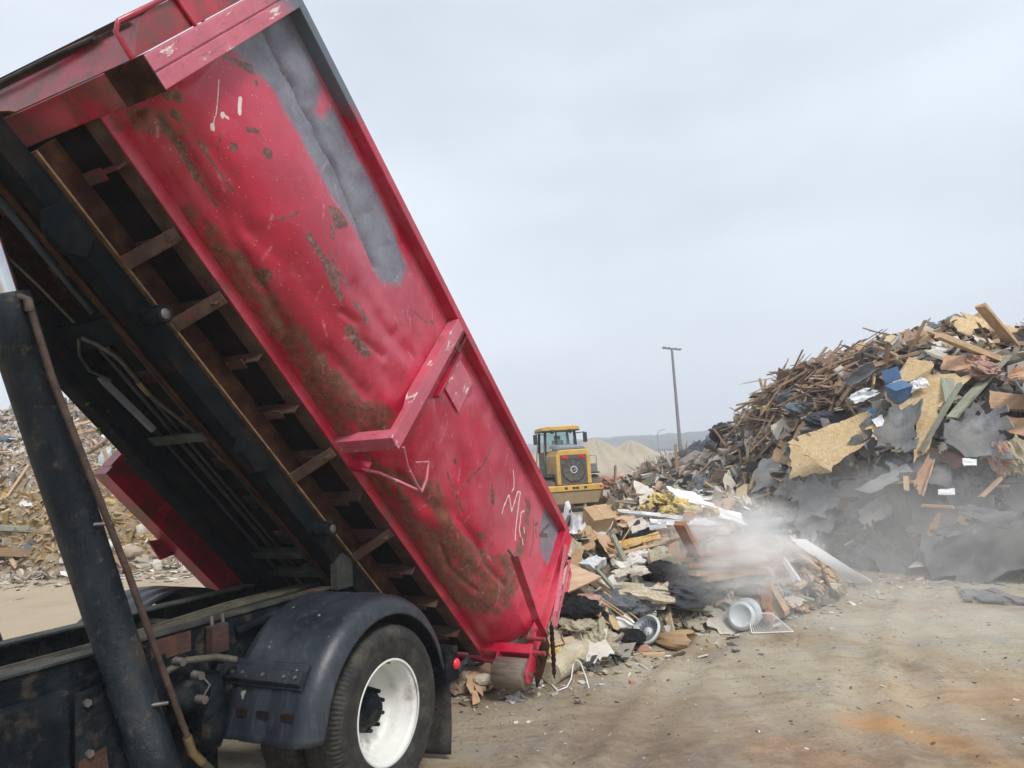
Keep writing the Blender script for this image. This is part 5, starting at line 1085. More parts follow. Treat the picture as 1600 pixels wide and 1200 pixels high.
clump('pink_insulation', 'clump', 0, 'pink', HB(1520, 566, .4), (.5, .4, .4), 'pink insulation clump near the top of the tall heap', 'insulation')
clump('pink_insulation', 'clump', 1, 'pink', HB(1535, 580, .5), (.45, .35, .4), 'rolled pink insulation just under the pink clump', 'insulation')
clump('pink_cloth', 'clump', 2, 'pink', HB(1565, 715, .6), (.35, .3, .75), 'pinkish rag hanging beside the white rags', 'cloth')
clump('white_rag', 'clump', 3, 'cream', HB(1588, 712, .6), (.35, .3, .8), 'white rags hanging near the edge of the tall heap', 'cloth')
clump('yellow_insulation', 'clump', 4, 'yellow', HB(1200, 640, .2), (.5, .4, .35), 'pale yellow insulation in the lath tangle', 'insulation')
clump('yellow_insulation', 'clump', 2, 'cream', HB(1267, 612, .25), (.6, .4, .4), 'cream insulation beside the upper grey blue bag', 'insulation')
# blue bin with a lifted lid
P = HB(1405, 614, .85); Bn = empty('blue_bin', pose(P, (-.2, -.35, .9), .15, 0, .1, (.72, .72, .72)), 'square blue plastic bin lying near the top of the tall heap', 'bin')
mb = MB(); mb.prism([(-.18, -.16), (.18, -.16), (.20, .17), (-.20, .17)], -.17, .17, lambda x, y, t: (x, t, y)); mb.box(-.215, .215, -.185, .185, .165, .19); mb.build('bin_body', 'blue', Bn, bevel=.02)
mb = MB(); mb.prism([(-.2, .0), (.2, .0), (.2, .02), (-.2, .02)], 0, .32, lambda x, y, t: (x, .17+t*.35, .22+y+t*.8)); mb.build('bin_lid', 'blue', Bn, bevel=.01)

# --- pieces one can point to in the tipped load
P = HL(937, 812, .1); bx = empty('cardboard_box', pose(P, (.1, -.45, .85), .35, 0, 0, (1, 1, 1)), 'orange cardboard box on top of the tipped load next to the container rim', 'box')
mb = MB(); mb.box(-.17, .17, -.17, .17, -.12, .12); mb.build('box_body', 'cardboard', bx, bevel=.006)
MB().box(.172, .42, -.16, .17, .085, .092).build('box_flap', 'cardboard', bx); MB().box(-.02, .02, -.172, .172, .121, .124).build('packing_tape', 'ply', bx)
clump('plastic_canister', 'bag', 1, 'whiteplastic', HL(940, 838, .22), (.27, .22, .22), 'white plastic canister below the cardboard box', 'canister')
Pn = Vector((-.1, -.75, .65))
o = lb('foam_insulation_board', 'foam', [(888, 868), (1028, 832), (1032, 842), (893, 878)], 'long yellow foam panel edge wrapped in black film on the tipped load', 'insulation board', n=(-.05, -.95, .3), lift=.45, thick=.05, nx=20, ny=3, tr=.0, wav=.02, seed=40)
o = lb('black_film', 'bag', [(900, 860), (1015, 822), (1026, 832), (905, 868)], 'black plastic film folded over the long yellow foam panel', 'plastic film', n=(-.05, -.6, .8), lift=.46, thick=.03, nx=20, ny=5, tr=.2, wav=.04, seed=41)
lb('thin_board', 'newwood', [(888, 884), (1064, 838), (1066, 842), (890, 888)], 'thin board running under the yellow foam panel', 'board', n=(-.05, -.9, .4), lift=.42, tr=0, nx=14, ny=2, seed=42)
lb('foam_block', 'whiteplastic', [(905, 882), (935, 872), (948, 876), (928, 890)], 'white foam slab under the yellow foam panel', 'foam', lift=.4, thick=.09, tr=0, nx=6, ny=4, seed=43)
lb('square_plywood', 'ply', [(872, 905), (888, 880), (940, 902), (888, 926)], 'flat square of pinkish plywood beside the rear of the container', 'board', n=(-.1, -.55, .83), lift=.3, tr=0, jit=.03, wav=.003, seed=44)
lb('metal_strip', 'metalwhite', [(964, 796), (1115, 812), (1115, 818), (966, 802)], 'long pale metal strips lying across the top of the tipped load', 'metal strip', n=(0, -.7, .7), lift=.25, thick=.03, tr=0, nx=14, ny=2, seed=45)
lb('metal_strip', 'metalwhite', [(1015, 812), (1130, 816), (1132, 822), (1018, 820)], 'second pale metal strip just below the longest one', 'metal strip', n=(0, -.7, .7), lift=.3, thick=.03, tr=0, nx=12, ny=2, seed=46)
lb('white_sheeting', 'whiteboard', [(1042, 762), (1085, 768), (1118, 792), (1062, 784)], 'torn white sheeting on the crest of the tipped load', 'sheet', n=(-.1, -.6, .8), lift=.3, tr=.5, wav=.03, nx=14, seed=47)
lb('white_sheeting', 'whiteboard', [(1085, 785), (1150, 800), (1170, 820), (1110, 806)], 'long streaked white sheeting sliding down from the crest', 'sheet', n=(-.1, -.6, .8), lift=.3, tr=.5, wav=.03, nx=14, seed=48)
lb('white_sheeting', 'film', [(1130, 790), (1225, 812), (1240, 850), (1150, 820)], 'thin pale sheeting in the dust above the white door', 'sheet', n=(-.2, -.6, .8), lift=.3, tr=.5, wav=.05, nx=14, seed=49)
lb('grey_card', 'drywall', [(980, 815), (1000, 806), (1016, 822), (988, 834)], 'grey folded card behind the cardboard box', 'cardboard', lift=.3, tr=.1, seed=50)
lb('grey_card', 'metalwhite', [(1010, 815), (1040, 812), (1042, 826), (1012, 828)], 'white and blue wrapper on the tipped load', 'wrapper', lift=.3, tr=.2, seed=51)
for k, (x, y, s) in enumerate([(1035, 782, .30), (1062, 792, .30), (1078, 800, .26), (1108, 800, .24), (1045, 800, .22), (1010, 795, .2)]):
    clump('yellow_insulation', 'clump', k % 5, 'yellow', HL(x, y, .2), (s*1.3, s, s), ['tall yellow insulation clump by the crest of the tipped load', 'bright yellow insulation clump under the torn white sheeting', 'yellow insulation clump nearest the grey strips', 'yellow insulation clump at the dusty end of the crest', 'small yellow insulation clump on the metal strip', 'smallest yellow insulation clump towards the loader'][k], 'insulation', k*.7)
P = HL(1088, 868, .45); beam('red_timber', 'redwood', at(1062, 818, P.y-.25), P, .13, .06, 'short thick reddish timber leaning on the tipped load', 'timber', 60)
for k, (a, b, mt, lbx) in enumerate([
    ((1075, 868), (1200, 862), 'redwood', 'topmost brown timber of the dusty stack in the tipped load'), ((1072, 882), (1205, 880), 'redwood', 'middle brown timber of the dusty stack in the tipped load'),
    ((1080, 896), (1190, 893), 'newwood', 'lowest brown timber of the dusty stack in the tipped load'), ((1100, 905), (1175, 893), 'newwood', 'pale lath sloping under the dusty timber stack'),
    ((1200, 905), (1202, 968), 'redwood', 'upright broken timber at the front of the tipped load'), ((1204, 913), (1228, 955), 'newwood', 'thin pale lath leaning beside the upright broken timber'),
    ((1192, 906), (1196, 955), 'wood', 'grey stake beside the upright broken timber'), ((1225, 875), (1246, 905), 'whiteboard', 'short white pipe sticking out under the beige panel'), ((1245, 918), (1268, 902), 'newwood', 'pale stick crossing below the white door')]):
    beam('stacked_timber', mt, HL(*a, .35), HL(*b, .35), .07 if k > 3 else .14, .05, lbx, 'timber', 70+k)
for k, (cs, mt, lbx) in enumerate([
    ([(958, 880), (1000, 868), (1010, 880), (965, 892)], 'drywall', 'thick broken plasterboard stack edge under the foam panel'),
    ([(1010, 862), (1040, 856), (1062, 880), (1020, 895)], 'cream', 'cream plasterboard with a torn edge in the middle of the tipped load'),
    ([(985, 862), (1015, 858), (1012, 872), (980, 874)], 'drywall', 'white plasterboard right under the black film'),
    ([(955, 892), (1005, 884), (1012, 896), (960, 905)], 'drywall', 'grey plasterboard slab below the thick broken stack'),
    ([(930, 912), (1040, 915), (1045, 940), (935, 930)], 'cream', 'crumbly cream plaster layer above the clear film'),
    ([(1000, 920), (1042, 914), (1045, 940), (1010, 945)], 'drywall', 'torn wallpapered board hanging over the clear film')]):
    lb('torn_plasterboard', mt, cs, lbx, 'plasterboard', lift=.3, thick=.035, tr=.9, wav=.03, seed=80+k)
clump('black_tarp', 'bag', 0, 'bag', HL(1030, 892, .2), (.5, .35, .35), 'glossy black film bundle under the cream plasterboard', 'plastic film')
clump('black_tarp', 'bag', 1, 'greycloth', HL(1075, 925, .12), (1.0, .6, .5), 'big dusty black sack in the middle of the tipped load', 'bag', .4)
clump('black_bag', 'bag', 2, 'bag', HL(905, 950, .12), (.55, .4, .35), 'black rubbish bag right behind the container latch', 'bag')
clump('black_bag', 'bag', 3, 'bag', HL(975, 1000, .06), (.48, .4, .36), 'round black rubbish bag on the dirt beside the white fan basket', 'bag')
clump('clear_bag', 'bag', 4, 'film', HL(960, 945, .12), (.75, .45, .4), 'clear film sack full of laths', 'bag')
clump('black_bag', 'bag', 0, 'bag', HL(1165, 925, .05), (.6, .4, .3), 'dusty black sack behind the white lamp bowl', 'bag')
for k, (a, b) in enumerate([((935, 935), (990, 975)), ((945, 925), (1000, 970)), ((930, 928), (985, 965)), ((925, 955), (948, 972))]):
    beam('thin_lath', 'newwood', HL(*a, .30), HL(*b, .30), .02, .012, ['upper thin lath in the clear film sack', 'longest thin lath in the clear film sack', 'lower thin lath in the clear film sack', 'short thin lath by the black bag'][k], 'lath', 95+k)
lb('pink_strip', 'pink', [(902, 928), (938, 930), (938, 938), (905, 937)], 'pink board strip above the black bag', 'board', lift=.3, tr=.1, seed=100)
GP = lambda px, py: on(px, py, h_gnd, 4, 14)
# long white door and beige panel leaning on the load
def quad3(name, mat, pts, thick, label, cat, tr=.05, seed=0, nx=12, ny=4, wav=.004, jit=.04):
    pts = [Vector(p) for p in pts]; c = sum(pts, Vector())/4; n = (pts[1]-pts[0]).cross(pts[3]-pts[0]).normalized(); r = np.random.default_rng(seed)
    s, t = np.meshgrid(np.linspace(0, 1, nx+1), np.linspace(0, 1, ny+1), indexing='ij'); s = s+r.normal(0, jit/nx, s.shape); t = t+r.normal(0, jit/ny, t.shape)
    A = np.array([list(v_-c) for v_ in pts]); Pt = ((1-s)*(1-t))[..., None]*A[0]+(s*(1-t))[..., None]*A[1]+(s*t)[..., None]*A[2]+((1-s)*t)[..., None]*A[3]
    Pt = Pt+np.array(list(n))*(fbm(s*3, t*3, seed, 3)*wav*3)[..., None]; V, F = solid_grid(Pt, tear(nx, ny, tr, r), thick)
    mb = MB(); mb.v = [tuple(p) for p in V]; mb.f = F; mb.sm = [False]*len(F); o = mb.build(name, mat); o.location = c; return tag(o, label, cat)
quad3('white_door', 'whiteboard', [at(1230, 843, 9.3), at(1256, 843, 9.6), GP(1363, 913)+Vector((0, 0, .04)), GP(1336, 915)+Vector((0, 0, .04))], .04, 'long clean white door leaning off the end of the tipped load', 'door', tr=0, jit=0, wav=.001)
quad3('beige_board', 'ply', [at(1202, 833, 9.5), at(1222, 836, 9.8), at(1292, 884, 9.75), at(1280, 892, 9.5)], .03, 'long beige panel lying beside the white door', 'panel', tr=.2, seed=3)
quad3('beige_board', 'drywall', [at(1180, 822, 9.7), at(1200, 812, 10.1), at(1300, 876, 10.3), at(1290, 884, 10)], .02, 'pale torn panel under the beige panel', 'panel', tr=.5, seed=4)
p0 = GP(1105, 990); quad3('tan_board', 'newwood', [GP(1060, 962)+Vector((0, 0, .10)), GP(1090, 945)+Vector((0, 0, .22)), GP(1140, 978)+Vector((0, 0, .08)), GP(1130, 992)+Vector((0, 0, .03))], .02, 'flat orange tan board on the dirt beside the white lamp bowl', 'board', tr=0, jit=.02)
quad3('tan_board', 'ply', [GP(1130, 965)+Vector((0, 0, .16)), GP(1125, 925)+Vector((0, 0, .16)), GP(1185, 935)+Vector((0, 0, .12)), GP(1185, 950)+Vector((0, 0, .08))], .015, 'pale plywood under the thin white strip', 'board', tr=.1)
quad3('white_strip', 'whiteboard', [GP(1120, 930)+Vector((0, 0, .2)), GP(1122, 926)+Vector((0, 0, .2)), GP(1190, 940)+Vector((0, 0, .17)), GP(1188, 944)+Vector((0, 0, .17))], .01, 'thin white strip above the white lamp bowl', 'strip', tr=0)
quad3('flat_board_scrap', 'drywall', [GP(1064, 985)+Vector((0, 0, .03)), GP(1090, 983)+Vector((0, 0, .03)), GP(1108, 994)+Vector((0, 0, .02)), GP(1080, 999)+Vector((0, 0, .02))], .012, 'cream board scrap lying flat on the dirt', 'board', tr=.0)
quad3('flat_board_scrap', 'whiteboard', [GP(1205, 950)+Vector((0, 0, .06)), GP(1222, 933)+Vector((0, 0, .12)), GP(1230, 940)+Vector((0, 0, .06)), GP(1212, 955)+Vector((0, 0, .03))], .012, 'white tile leaning on the pale lath', 'board', tr=.0)
# round white lamp bowl on its base, with the wire rack behind
P = GP(1160, 988); P.z = .0; o = empty('white_lamp_bowl', pose(P+Vector((0, 0, .155)), (-.50, -.80, .30), 0, 0, 0, (1, 1, 1)), 'round white plastic bowl lying on its side beside the orange tan board', 'bowl')
MB().lathe([(0, .004), (.105, .004), (.112, .016), (.128, .018), (.134, .004), (.150, .0), (.156, -.014), (.150, -.028), (.125, -.035), (.10, -.10), (.06, -.13), (0, -.13)], (0, 0, 0), 2, 40).build('bowl_shell', 'whiteplastic', o)
MB().lathe([(.10, -.16), (.15, -.17), (.165, -.20), (.15, -.23), (.0, -.24)], (.02, .05, 0), 2, 36).build('bowl_base', 'whiteplastic', o)
clump('pink_lump', 'clump', 0, 'pink', GP(1120, 975)+Vector((0, 0, .07)), (.12, .10, .10), 'small pale pink lump on the orange tan board', 'scrap')
mb = MB(); A = GP(1175, 992)+Vector((0, 0, .02)); Bq = GP(1240, 990)+Vector((0, 0, .02)); Cq = A+Vector((.05, .25, .15)); Dq = Bq+Vector((-.15, .2, .16))
for a_, b_ in ((A, Bq), (Cq, Dq), (A, Cq), (Bq, Dq)): mb.tube([a_, b_], .006, 6)
for k in range(1, 16): mb.tube([A.lerp(Bq, k/16), Cq.lerp(Dq, k/16)], .0025, 4)
tag(mb.build('wire_rack', 'whiteboard'), 'white wire rack lying on the dirt behind the white bowl', 'rack')
P = GP(1012, 1008); o = empty('round_fan_basket', pose(P+Vector((0, 0, .15)), (-.55, -.55, .62), 0, 0, 0, (1, 1, 1)), 'round white slotted basket leaning between black bag and brown paper bag', 'basket')
MB().lathe([(.145, .03), (.165, .03), (.17, .015), (.15, .0), (.135, -.05), (.0, -.055), (0, -.045), (.12, -.04), (.135, .0), (.145, .03)], (0, 0, 0), 2, 40).build('basket_rim', 'whiteplastic', o)
mb = MB()
for k in range(20):
    t = k*math.pi/10; mb.bar((.06*math.cos(t), .06*math.sin(t), -.03), (.125*math.cos(t), .125*math.sin(t), -.025), .008, .012)
mb.build('basket_slot', 'pole', o); MB().lathe([(0, -.01), (.045, -.012), (.05, -.03), (.05, -.04)], (0, 0, 0), 2, 24).build('basket_centre', 'whiteplastic', o)
# crumpled brown paper bag
nx, ny = 14, 18; mb = MB()
for i in range(nx+1):
    for j in range(ny+1):
        t = 2*math.pi*j/ny; q = i/nx; r_ = .5*(q*(2-q))**.5*(1+.10*math.sin(3*t+5*q)+.06*math.sin(7*t))
        mb.v.append((.36*q*1.1-.18+.04*math.sin(5*t), .26*r_*math.cos(t)*1.0, .20*r_*math.sin(t)+.08+.02*math.sin(9*t)*q))
mb.f = [(i*(ny+1)+j, i*(ny+1)+j+1, (i+1)*(ny+1)+j+1, (i+1)*(ny+1)+j) for i in range(nx) for j in range(ny)]; mb.sm = [False]*len(mb.f)
o = mb.build('brown_paper_bag', 'cardboard', solid=.003); o.matrix_world = pose(GP(1050, 1015)+Vector((0, 0, .015)), (0, 0, 1), -.5, 0, 0, (1, 1, 1)); tag(o, 'crumpled brown paper bag with an open mouth on the dirt', 'bag')
def brick(px, py, sc, yaw, mat, label, cat='brick'):
    mb = MB(); mb.box(-.5*sc[0], .5*sc[0], -.5*sc[1], .5*sc[1], 0, sc[2]); o = mb.build('brick' if cat == 'brick' else 'wood_block', mat, bevel=.006); p = GP(px, py); o.location = (p.x, p.y, p.z); o.rotation_euler = (random.uniform(-.05, .05), random.uniform(-.05, .05), yaw); tag(o, label, cat)
brick(1022, 1028, (.22, .06, .05), -.2, 'newwood', 'pale wood block on the dirt in front of the round basket', 'wood block')
brick(1002, 1018, (.15, .08, .06), .2, 'brick', 'pinkish brick between the round basket and the wood block')
brick(1040, 978, (.16, .10, .07), .5, 'newwood', 'tan block behind the brown paper bag', 'wood block')
brick(1060, 982, (.15, .10, .06), -.3, 'brick', 'pale brick beside the tan block')
brick(988, 1068, (.05, .04, .03), .3, 'brick', 'lone orange brick chip on the dirt in front of the tipped load')
clump('stone', 'rock', 1, 'stone', GP(1345, 885)+Vector((0, 0, .03)), (.18, .14, .1), 'tan stone beyond the foot of the white door', 'stone')
# by the ground roller
quad3('torn_cardboard', 'ply', [GP(722, 1075)+Vector((0, 0, .30)), GP(772, 1050)+Vector((0, 0, .22)), GP(782, 1078)+Vector((0, 0, .08)), GP(738, 1106)+Vector((0, 0, .02))], .008, 'torn tan cardboard sheet beside the ground roller', 'cardboard', tr=.5, seed=9, wav=.03, nx=10, ny=8, jit=.3)
clump('greenish_clod', 'clump', 1, 'stone', GP(716, 1085)+Vector((0, 0, .10)), (.26, .22, .40), 'ragged greenish grey clod between mud flap and torn cardboard', 'rubble')
clump('plaster_lump', 'rock', 2, 'drywall', GP(757, 1085)+Vector((0, -.05, .14)), (.20, .12, .16), 'pinkish grey plaster lump on the torn cardboard', 'rubble')
clump('yellow_insulation', 'clump', 3, 'yellow', GP(748, 1065)+Vector((0, .3, .25)), (.35, .25, .25), 'yellow insulation under the tipped container rear', 'insulation')
quad3('paper_flake', 'drywall', [GP(785, 1096)+Vector((0, 0, .02)), GP(812, 1088)+Vector((0, 0, .05)), GP(822, 1093)+Vector((0, 0, .02)), GP(800, 1102)+Vector((0, 0, .01))], .004, 'bent pale flake on the dirt in front of the roller', 'scrap', tr=.3, wav=.02)
# rolled carpet with foam and white straps
o = MB().tube([GP(862, 1070)+Vector((0, 0, .10)), GP(890, 1050)+Vector((0, 0, .12)), GP(925, 1030)+Vector((0, 0, .14)), GP(940, 1018)+Vector((0, .05, .16))], [.10, .13, .13, .09], 16).build('carpet_roll', 'cream'); tag(o, 'tan rolled carpet lying on the dirt behind the container rear', 'carpet')
clump('yellow_insulation', 'clump', 0, 'yellow', GP(866, 1058)+Vector((0, 0, .16)), (.22, .22, .36), 'yellow foam bulging at the end of the carpet roll', 'insulation')
clump('cream_insulation', 'clump', 2, 'cream', GP(905, 1035)+Vector((0, 0, .34)), (.42, .32, .26), 'cream fluffy clump on top of the carpet roll', 'insulation')
quad3('cream_sheet', 'drywall', [GP(862, 1040)+Vector((0, 0, .34)), GP(880, 1020)+Vector((0, .2, .42)), GP(925, 1018)+Vector((0, 0, .36)), GP(905, 1040)+Vector((0, 0, .28))], .008, 'smooth cream sheet on the carpet roll', 'sheet', tr=.3, wav=.02)
for k, pts in enumerate(([(862, 1072, .02), (872, 1082, .02), (886, 1078, .03), (893, 1066, .04), (897, 1056, .12)], [(897, 1054, .14), (908, 1056, .13), (916, 1066, .05), (920, 1076, .01)])):
    o = MB().tube([GP(x, y)+Vector((0, -.02, z_)) for x, y, z_ in pts], .006, 6).build('white_strap', 'whiteboard'); tag(o, ['curled white strap hanging off the near end of the carpet roll', 'white strap hooped over the middle of the carpet roll'][k], 'strap')
quad3('bent_ply', 'ply', [GP(852, 1000)+Vector((0, 0, .52)), GP(858, 990)+Vector((0, .1, .6)), GP(905, 1000)+Vector((0, 0, .42)), GP(870, 1012)+Vector((0, 0, .34))], .012, 'bent tan veneer behind the latch chains', 'board', tr=.2, wav=.03)
# flat felt and rubble lying on the ground near the frame edge
quad3('ground_felt', 'felt', [GP(1500, 925)+Vector((0, 0, .02)), GP(1555, 925)+Vector((0, 0, .04)), GP(1640, 950)+Vector((0, 0, .04)), GP(1505, 942)+Vector((0, 0, .03))], .02, 'dark felt scrap lying flat on the dirt near the heap', 'roofing felt', tr=.6, wav=.03, seed=6, nx=14, ny=6)
# pieces on the pale heap
P = on(40, 835, h_left, 15, 26); beam('grey_beam', 'greenboard', P+Vector((-1.0, -.1, .25)), P+Vector((.7, 0, .05)), .14, .12, 'long grey beam lying on the ochre soil of the pale heap', 'timber', 120)
P = on(28, 872, h_left, 15, 26); beam('log', 'wood', P+Vector((-.8, -.3, .25)), P+Vector((.4, -.1, .1)), .16, .16, 'short weathered log under the long grey beam', 'log', 121)
P = on(165, 720, h_left, 15, 26); clump('white_film', 'bag', 2, 'whiteplastic', P, (.35, .3, 1.1), 'upright scrap of white film on the pale heap', 'plastic film', n=(.4, -.2, .9))
P = on(8, 690, h_left, 15, 26); clump('grey_bag', 'bag', 3, 'bluebag', P, (.6, .5, .5), 'grey blue bag high on the pale heap', 'bag')
P = on(208, 868, h_left, 15, 26); clump('big_stone', 'rock', 0, 'stone', P+Vector((0, -.1, .1)), (.55, .4, .45), 'biggest tan stone at the foot of the pale heap', 'stone')
# ---------------------------------------------------------------- wheel loader seen from behind
LO = Vector((1.95, 26.0, 0)); LM = Matrix.Translation(LO) @ Matrix.Rotation(R(9), 4, 'Z')
ld = empty('wheel_loader', LM, 'yellow wheel loader seen from behind with a dark round radiator grille', 'loader')
def lbuild(mb, n, mat, par=None, **k): return mb.build(n, mat, par or ld, **k)
body = MB(); body.prism([(-.62, .95), (.62, .95), (.62, 1.95), (.50, 2.16), (-.50, 2.16), (-.62, 1.95)], 0, 1.75, lambda x, y, t: (x, t, y)); body = lbuild(body, 'engine_cover', 'yellowpaint', bevel=.03)
lbuild(MB().prism([(-.52, 2.165), (.52, 2.165), (.42, 2.28), (-.42, 2.28)], .05, 1.65, lambda x, y, t: (x, t, y+(t-.05)*.06)), 'hood', 'hood', bevel=.03)
gr_ = lbuild(MB().box(-.46, .46, -.035, -.002, .98, 1.98), 'radiator_grille', 'grille')
lbuild(MB().lathe([(.02, 0), (.40, .0), (.42, -.01), (.40, -.02)], (0, -.045, 1.46), 1, 40), 'fan_ring', 'grille', gr_)
mb = MB()
for k in range(8):
    t = k*math.pi/4; mb.add([(.08*math.cos(t), -.052, 1.46+.08*math.sin(t)), (.37*math.cos(t-.12), -.052, 1.46+.37*math.sin(t-.12)), (.38*math.cos(t+.2), -.056, 1.46+.38*math.sin(t+.2)), (.1*math.cos(t+.5), -.056, 1.46+.1*math.sin(t+.5))], [(0, 1, 2, 3)])
lbuild(mb, 'fan_guard', 'mudrubber', gr_, solid=.006)
bd = lbuild(MB().lathe([(.095, -.002), (.105, -.01), (.12, -.01), (.125, 0)], (0, -.062, 1.46), 1, 28), 'badge', 'whiteboard', gr_)
mb = MB()   # small leaping stag
mb.bar((-.05, -.072, 1.44), (.03, -.072, 1.46), .008, .035, (0, 1, 0)); mb.bar((.03, -.072, 1.46), (.055, -.072, 1.50), .008, .016, (0, 1, 0)); mb.bar((.045, -.072, 1.50), (.02, -.072, 1.53), .008, .010, (0, 1, 0)); mb.bar((.03, -.072, 1.45), (.065, -.072, 1.425), .008, .011, (0, 1, 0)); mb.bar((-.05, -.072, 1.44), (-.065, -.072, 1.40), .008, .012, (0, 1, 0))
lbuild(mb, 'badge_emblem', 'whiteboard', gr_)
for s_ in (-1, 1):
    lbuild(MB().box(*sorted((s_*.47, s_*.61)), -.05, -.002, .96, 1.97), 'corner_panel', 'yellowpaint', body, bevel=.015)
    lbuild(MB().box(*sorted((s_*.20, s_*.40)), -.062, -.037, 1.86, 1.95), 'tail_light', 'red_lens')
cw = lbuild(MB().prism([(-1.0, .72), (1.0, .72), (1.0, .93), (-1.0, .93)], -.10, .25, lambda x, y, t: (x, t, y)), 'rear_bumper', 'yellowpaint', bevel=.03)
for k in (-.33, -.05, .07, .36): lbuild(MB().box(k-.05, k+.05, -.106, -.102, .79, .87), 'bumper_slot', 'cabframe', cw)
lbuild(MB().box(.86, .96, -.108, -.102, .80, .86), 'reflector', 'red_lens', cw)
lbuild(MB().prism([(-.80, .28), (.80, .28), (.95, .71), (-.95, .71)], -.06, .5, lambda x, y, t: (x, t, y)), 'counterweight', 'dustyellow', bevel=.03)
for sx in (-1, 1):
    for yy in (.95, 3.25):
        wl = bpy.data.objects.new('wheel', None); C.collection.objects.link(wl); wl.parent = ld; wl.location = (sx*.80, yy-.35, .62)
        pr = [(.30, -.18), (.50, -.21), (.60, -.20), (.62, -.14), (.62, .14), (.60, .20), (.50, .21), (.30, .18)]
        MB().lathe(pr, (0, 0, 0), 0, 48, lambda i, j: (-.04 if (i % 4 < 2 and 1 < j < 6) else 0)).build('tyre', 'mudrubber', wl)
        MB().lathe([(.0, .06), (.12, .06), (.16, .02), (.29, .05), (.31, .17)], (0, 0, 0), 0, 24).build('rim', 'yellowpaint', wl)
    lbuild(MB().box(*sorted((sx*.64, sx*.98)), .2, 1.4, 1.28, 1.33), 'wheel_guard', 'cabframe')
cab = lbuild(MB().box(-.62, .62, 1.8, 3.1, 1.3, 2.12), 'cab_base', 'cabframe')
for sx in (-.60, .60):
    for yy in (1.85, 3.05): lbuild(MB().bar((sx, yy, 2.1), (sx*.93, yy, 2.86), .09, .09), 'cab_pillar', 'cabframe', cab)
lbuild(MB().box(-.17, -.12, 1.83, 1.87, 2.1, 2.86), 'window_bar', 'cabframe', cab)
lbuild(MB().add([(-.58, 1.86, 2.12), (.58, 1.86, 2.12), (.54, 1.86, 2.84), (-.54, 1.86, 2.84)], [(0, 1, 2, 3)]), 'rear_window', 'glass', cab, solid=.008)
lbuild(MB().add([(-.58, 3.04, 2.12), (.58, 3.04, 2.12), (.54, 3.04, 2.84), (-.54, 3.04, 2.84)], [(0, 1, 2, 3)]), 'windscreen', 'glass', cab, solid=.008)
lbuild(MB().box(-.72, .72, 1.62, 3.2, 2.87, 2.90), 'roof_underside', 'cabframe')
lbuild(MB().prism([(-.72, 2.905), (.72, 2.905), (.70, 3.02), (.60, 3.06), (-.60, 3.06), (-.70, 3.02)], 1.6, 3.2, lambda x, y, t: (x, t, y)), 'cab_roof', 'yellowpaint', bevel=.02)
st_ = lbuild(MB().box(-.22, .22, 2.3, 2.4, 1.9, 2.55), 'driver_seat', 'cabframe'); lbuild(MB().box(-.12, .12, 2.31, 2.39, 2.56, 2.72), 'headrest', 'cabframe', st_)
for sx in (-1, 1):
    lbuild(MB().tube([(sx*.62, 1.9, 2.78), (sx*.92, 1.8, 2.80), (sx*.95, 1.8, 2.72)], .018, 6), 'mirror_arm', 'cabframe')
    lbuild(MB().box(*sorted((sx*.87, sx*1.03)), 1.76, 1.82, 2.42, 2.80), 'mirror', 'cabframe', bevel=.05)
    lbuild(MB().lathe([(0, 0), (.06, .01), (.08, .06), (.05, .10)], (sx*.35, 1.52, 2.86), 1, 12), 'work_lamp', 'cabframe')
mb = MB()
for k in range(4): mb.box(-1.0, -.66, 1.5+.05*k, 1.62+.05*k, .6+.32*k, .63+.32*k)
mb.tube([(-1.0, 1.5, .5), (-1.0, 1.6, 1.7), (-.9, 1.7, 2.4)], .02, 6); mb.tube([(-.68, 1.5, .5), (-.68, 1.6, 1.7), (-.66, 1.7, 2.4)], .02, 6); lbuild(mb, 'access_ladder', 'pole')
mb = MB(); mb.box(.64, .98, .5, .54, 1.34, 1.62); mb.tube([(.98, .52, 1.3), (.98, .52, 1.9), (.70, .52, 1.92)], .016, 6); lbuild(mb, 'side_step', 'pole')
lbuild(MB().tube([(.38, 1.1, 2.2), (.38, 1.1, 2.55)], .05, 10), 'exhaust_pipe', 'cabframe')
lbuild(MB().prism([(3.9, .15), (5.0, .1), (4.9, .2), (4.1, .95), (3.9, .9)], -1.1, 1.1, lambda x, y, t: (t, x, y)), 'bucket', 'dustyellow')
lbuild(MB().bar((-.4, 3.0, 1.4), (-.4, 4.2, .7), .12, .2), 'lift_arm', 'yellowpaint'); lbuild(MB().bar((.4, 3.0, 1.4), (.4, 4.2, .7), .12, .2), 'lift_arm', 'yellowpaint')

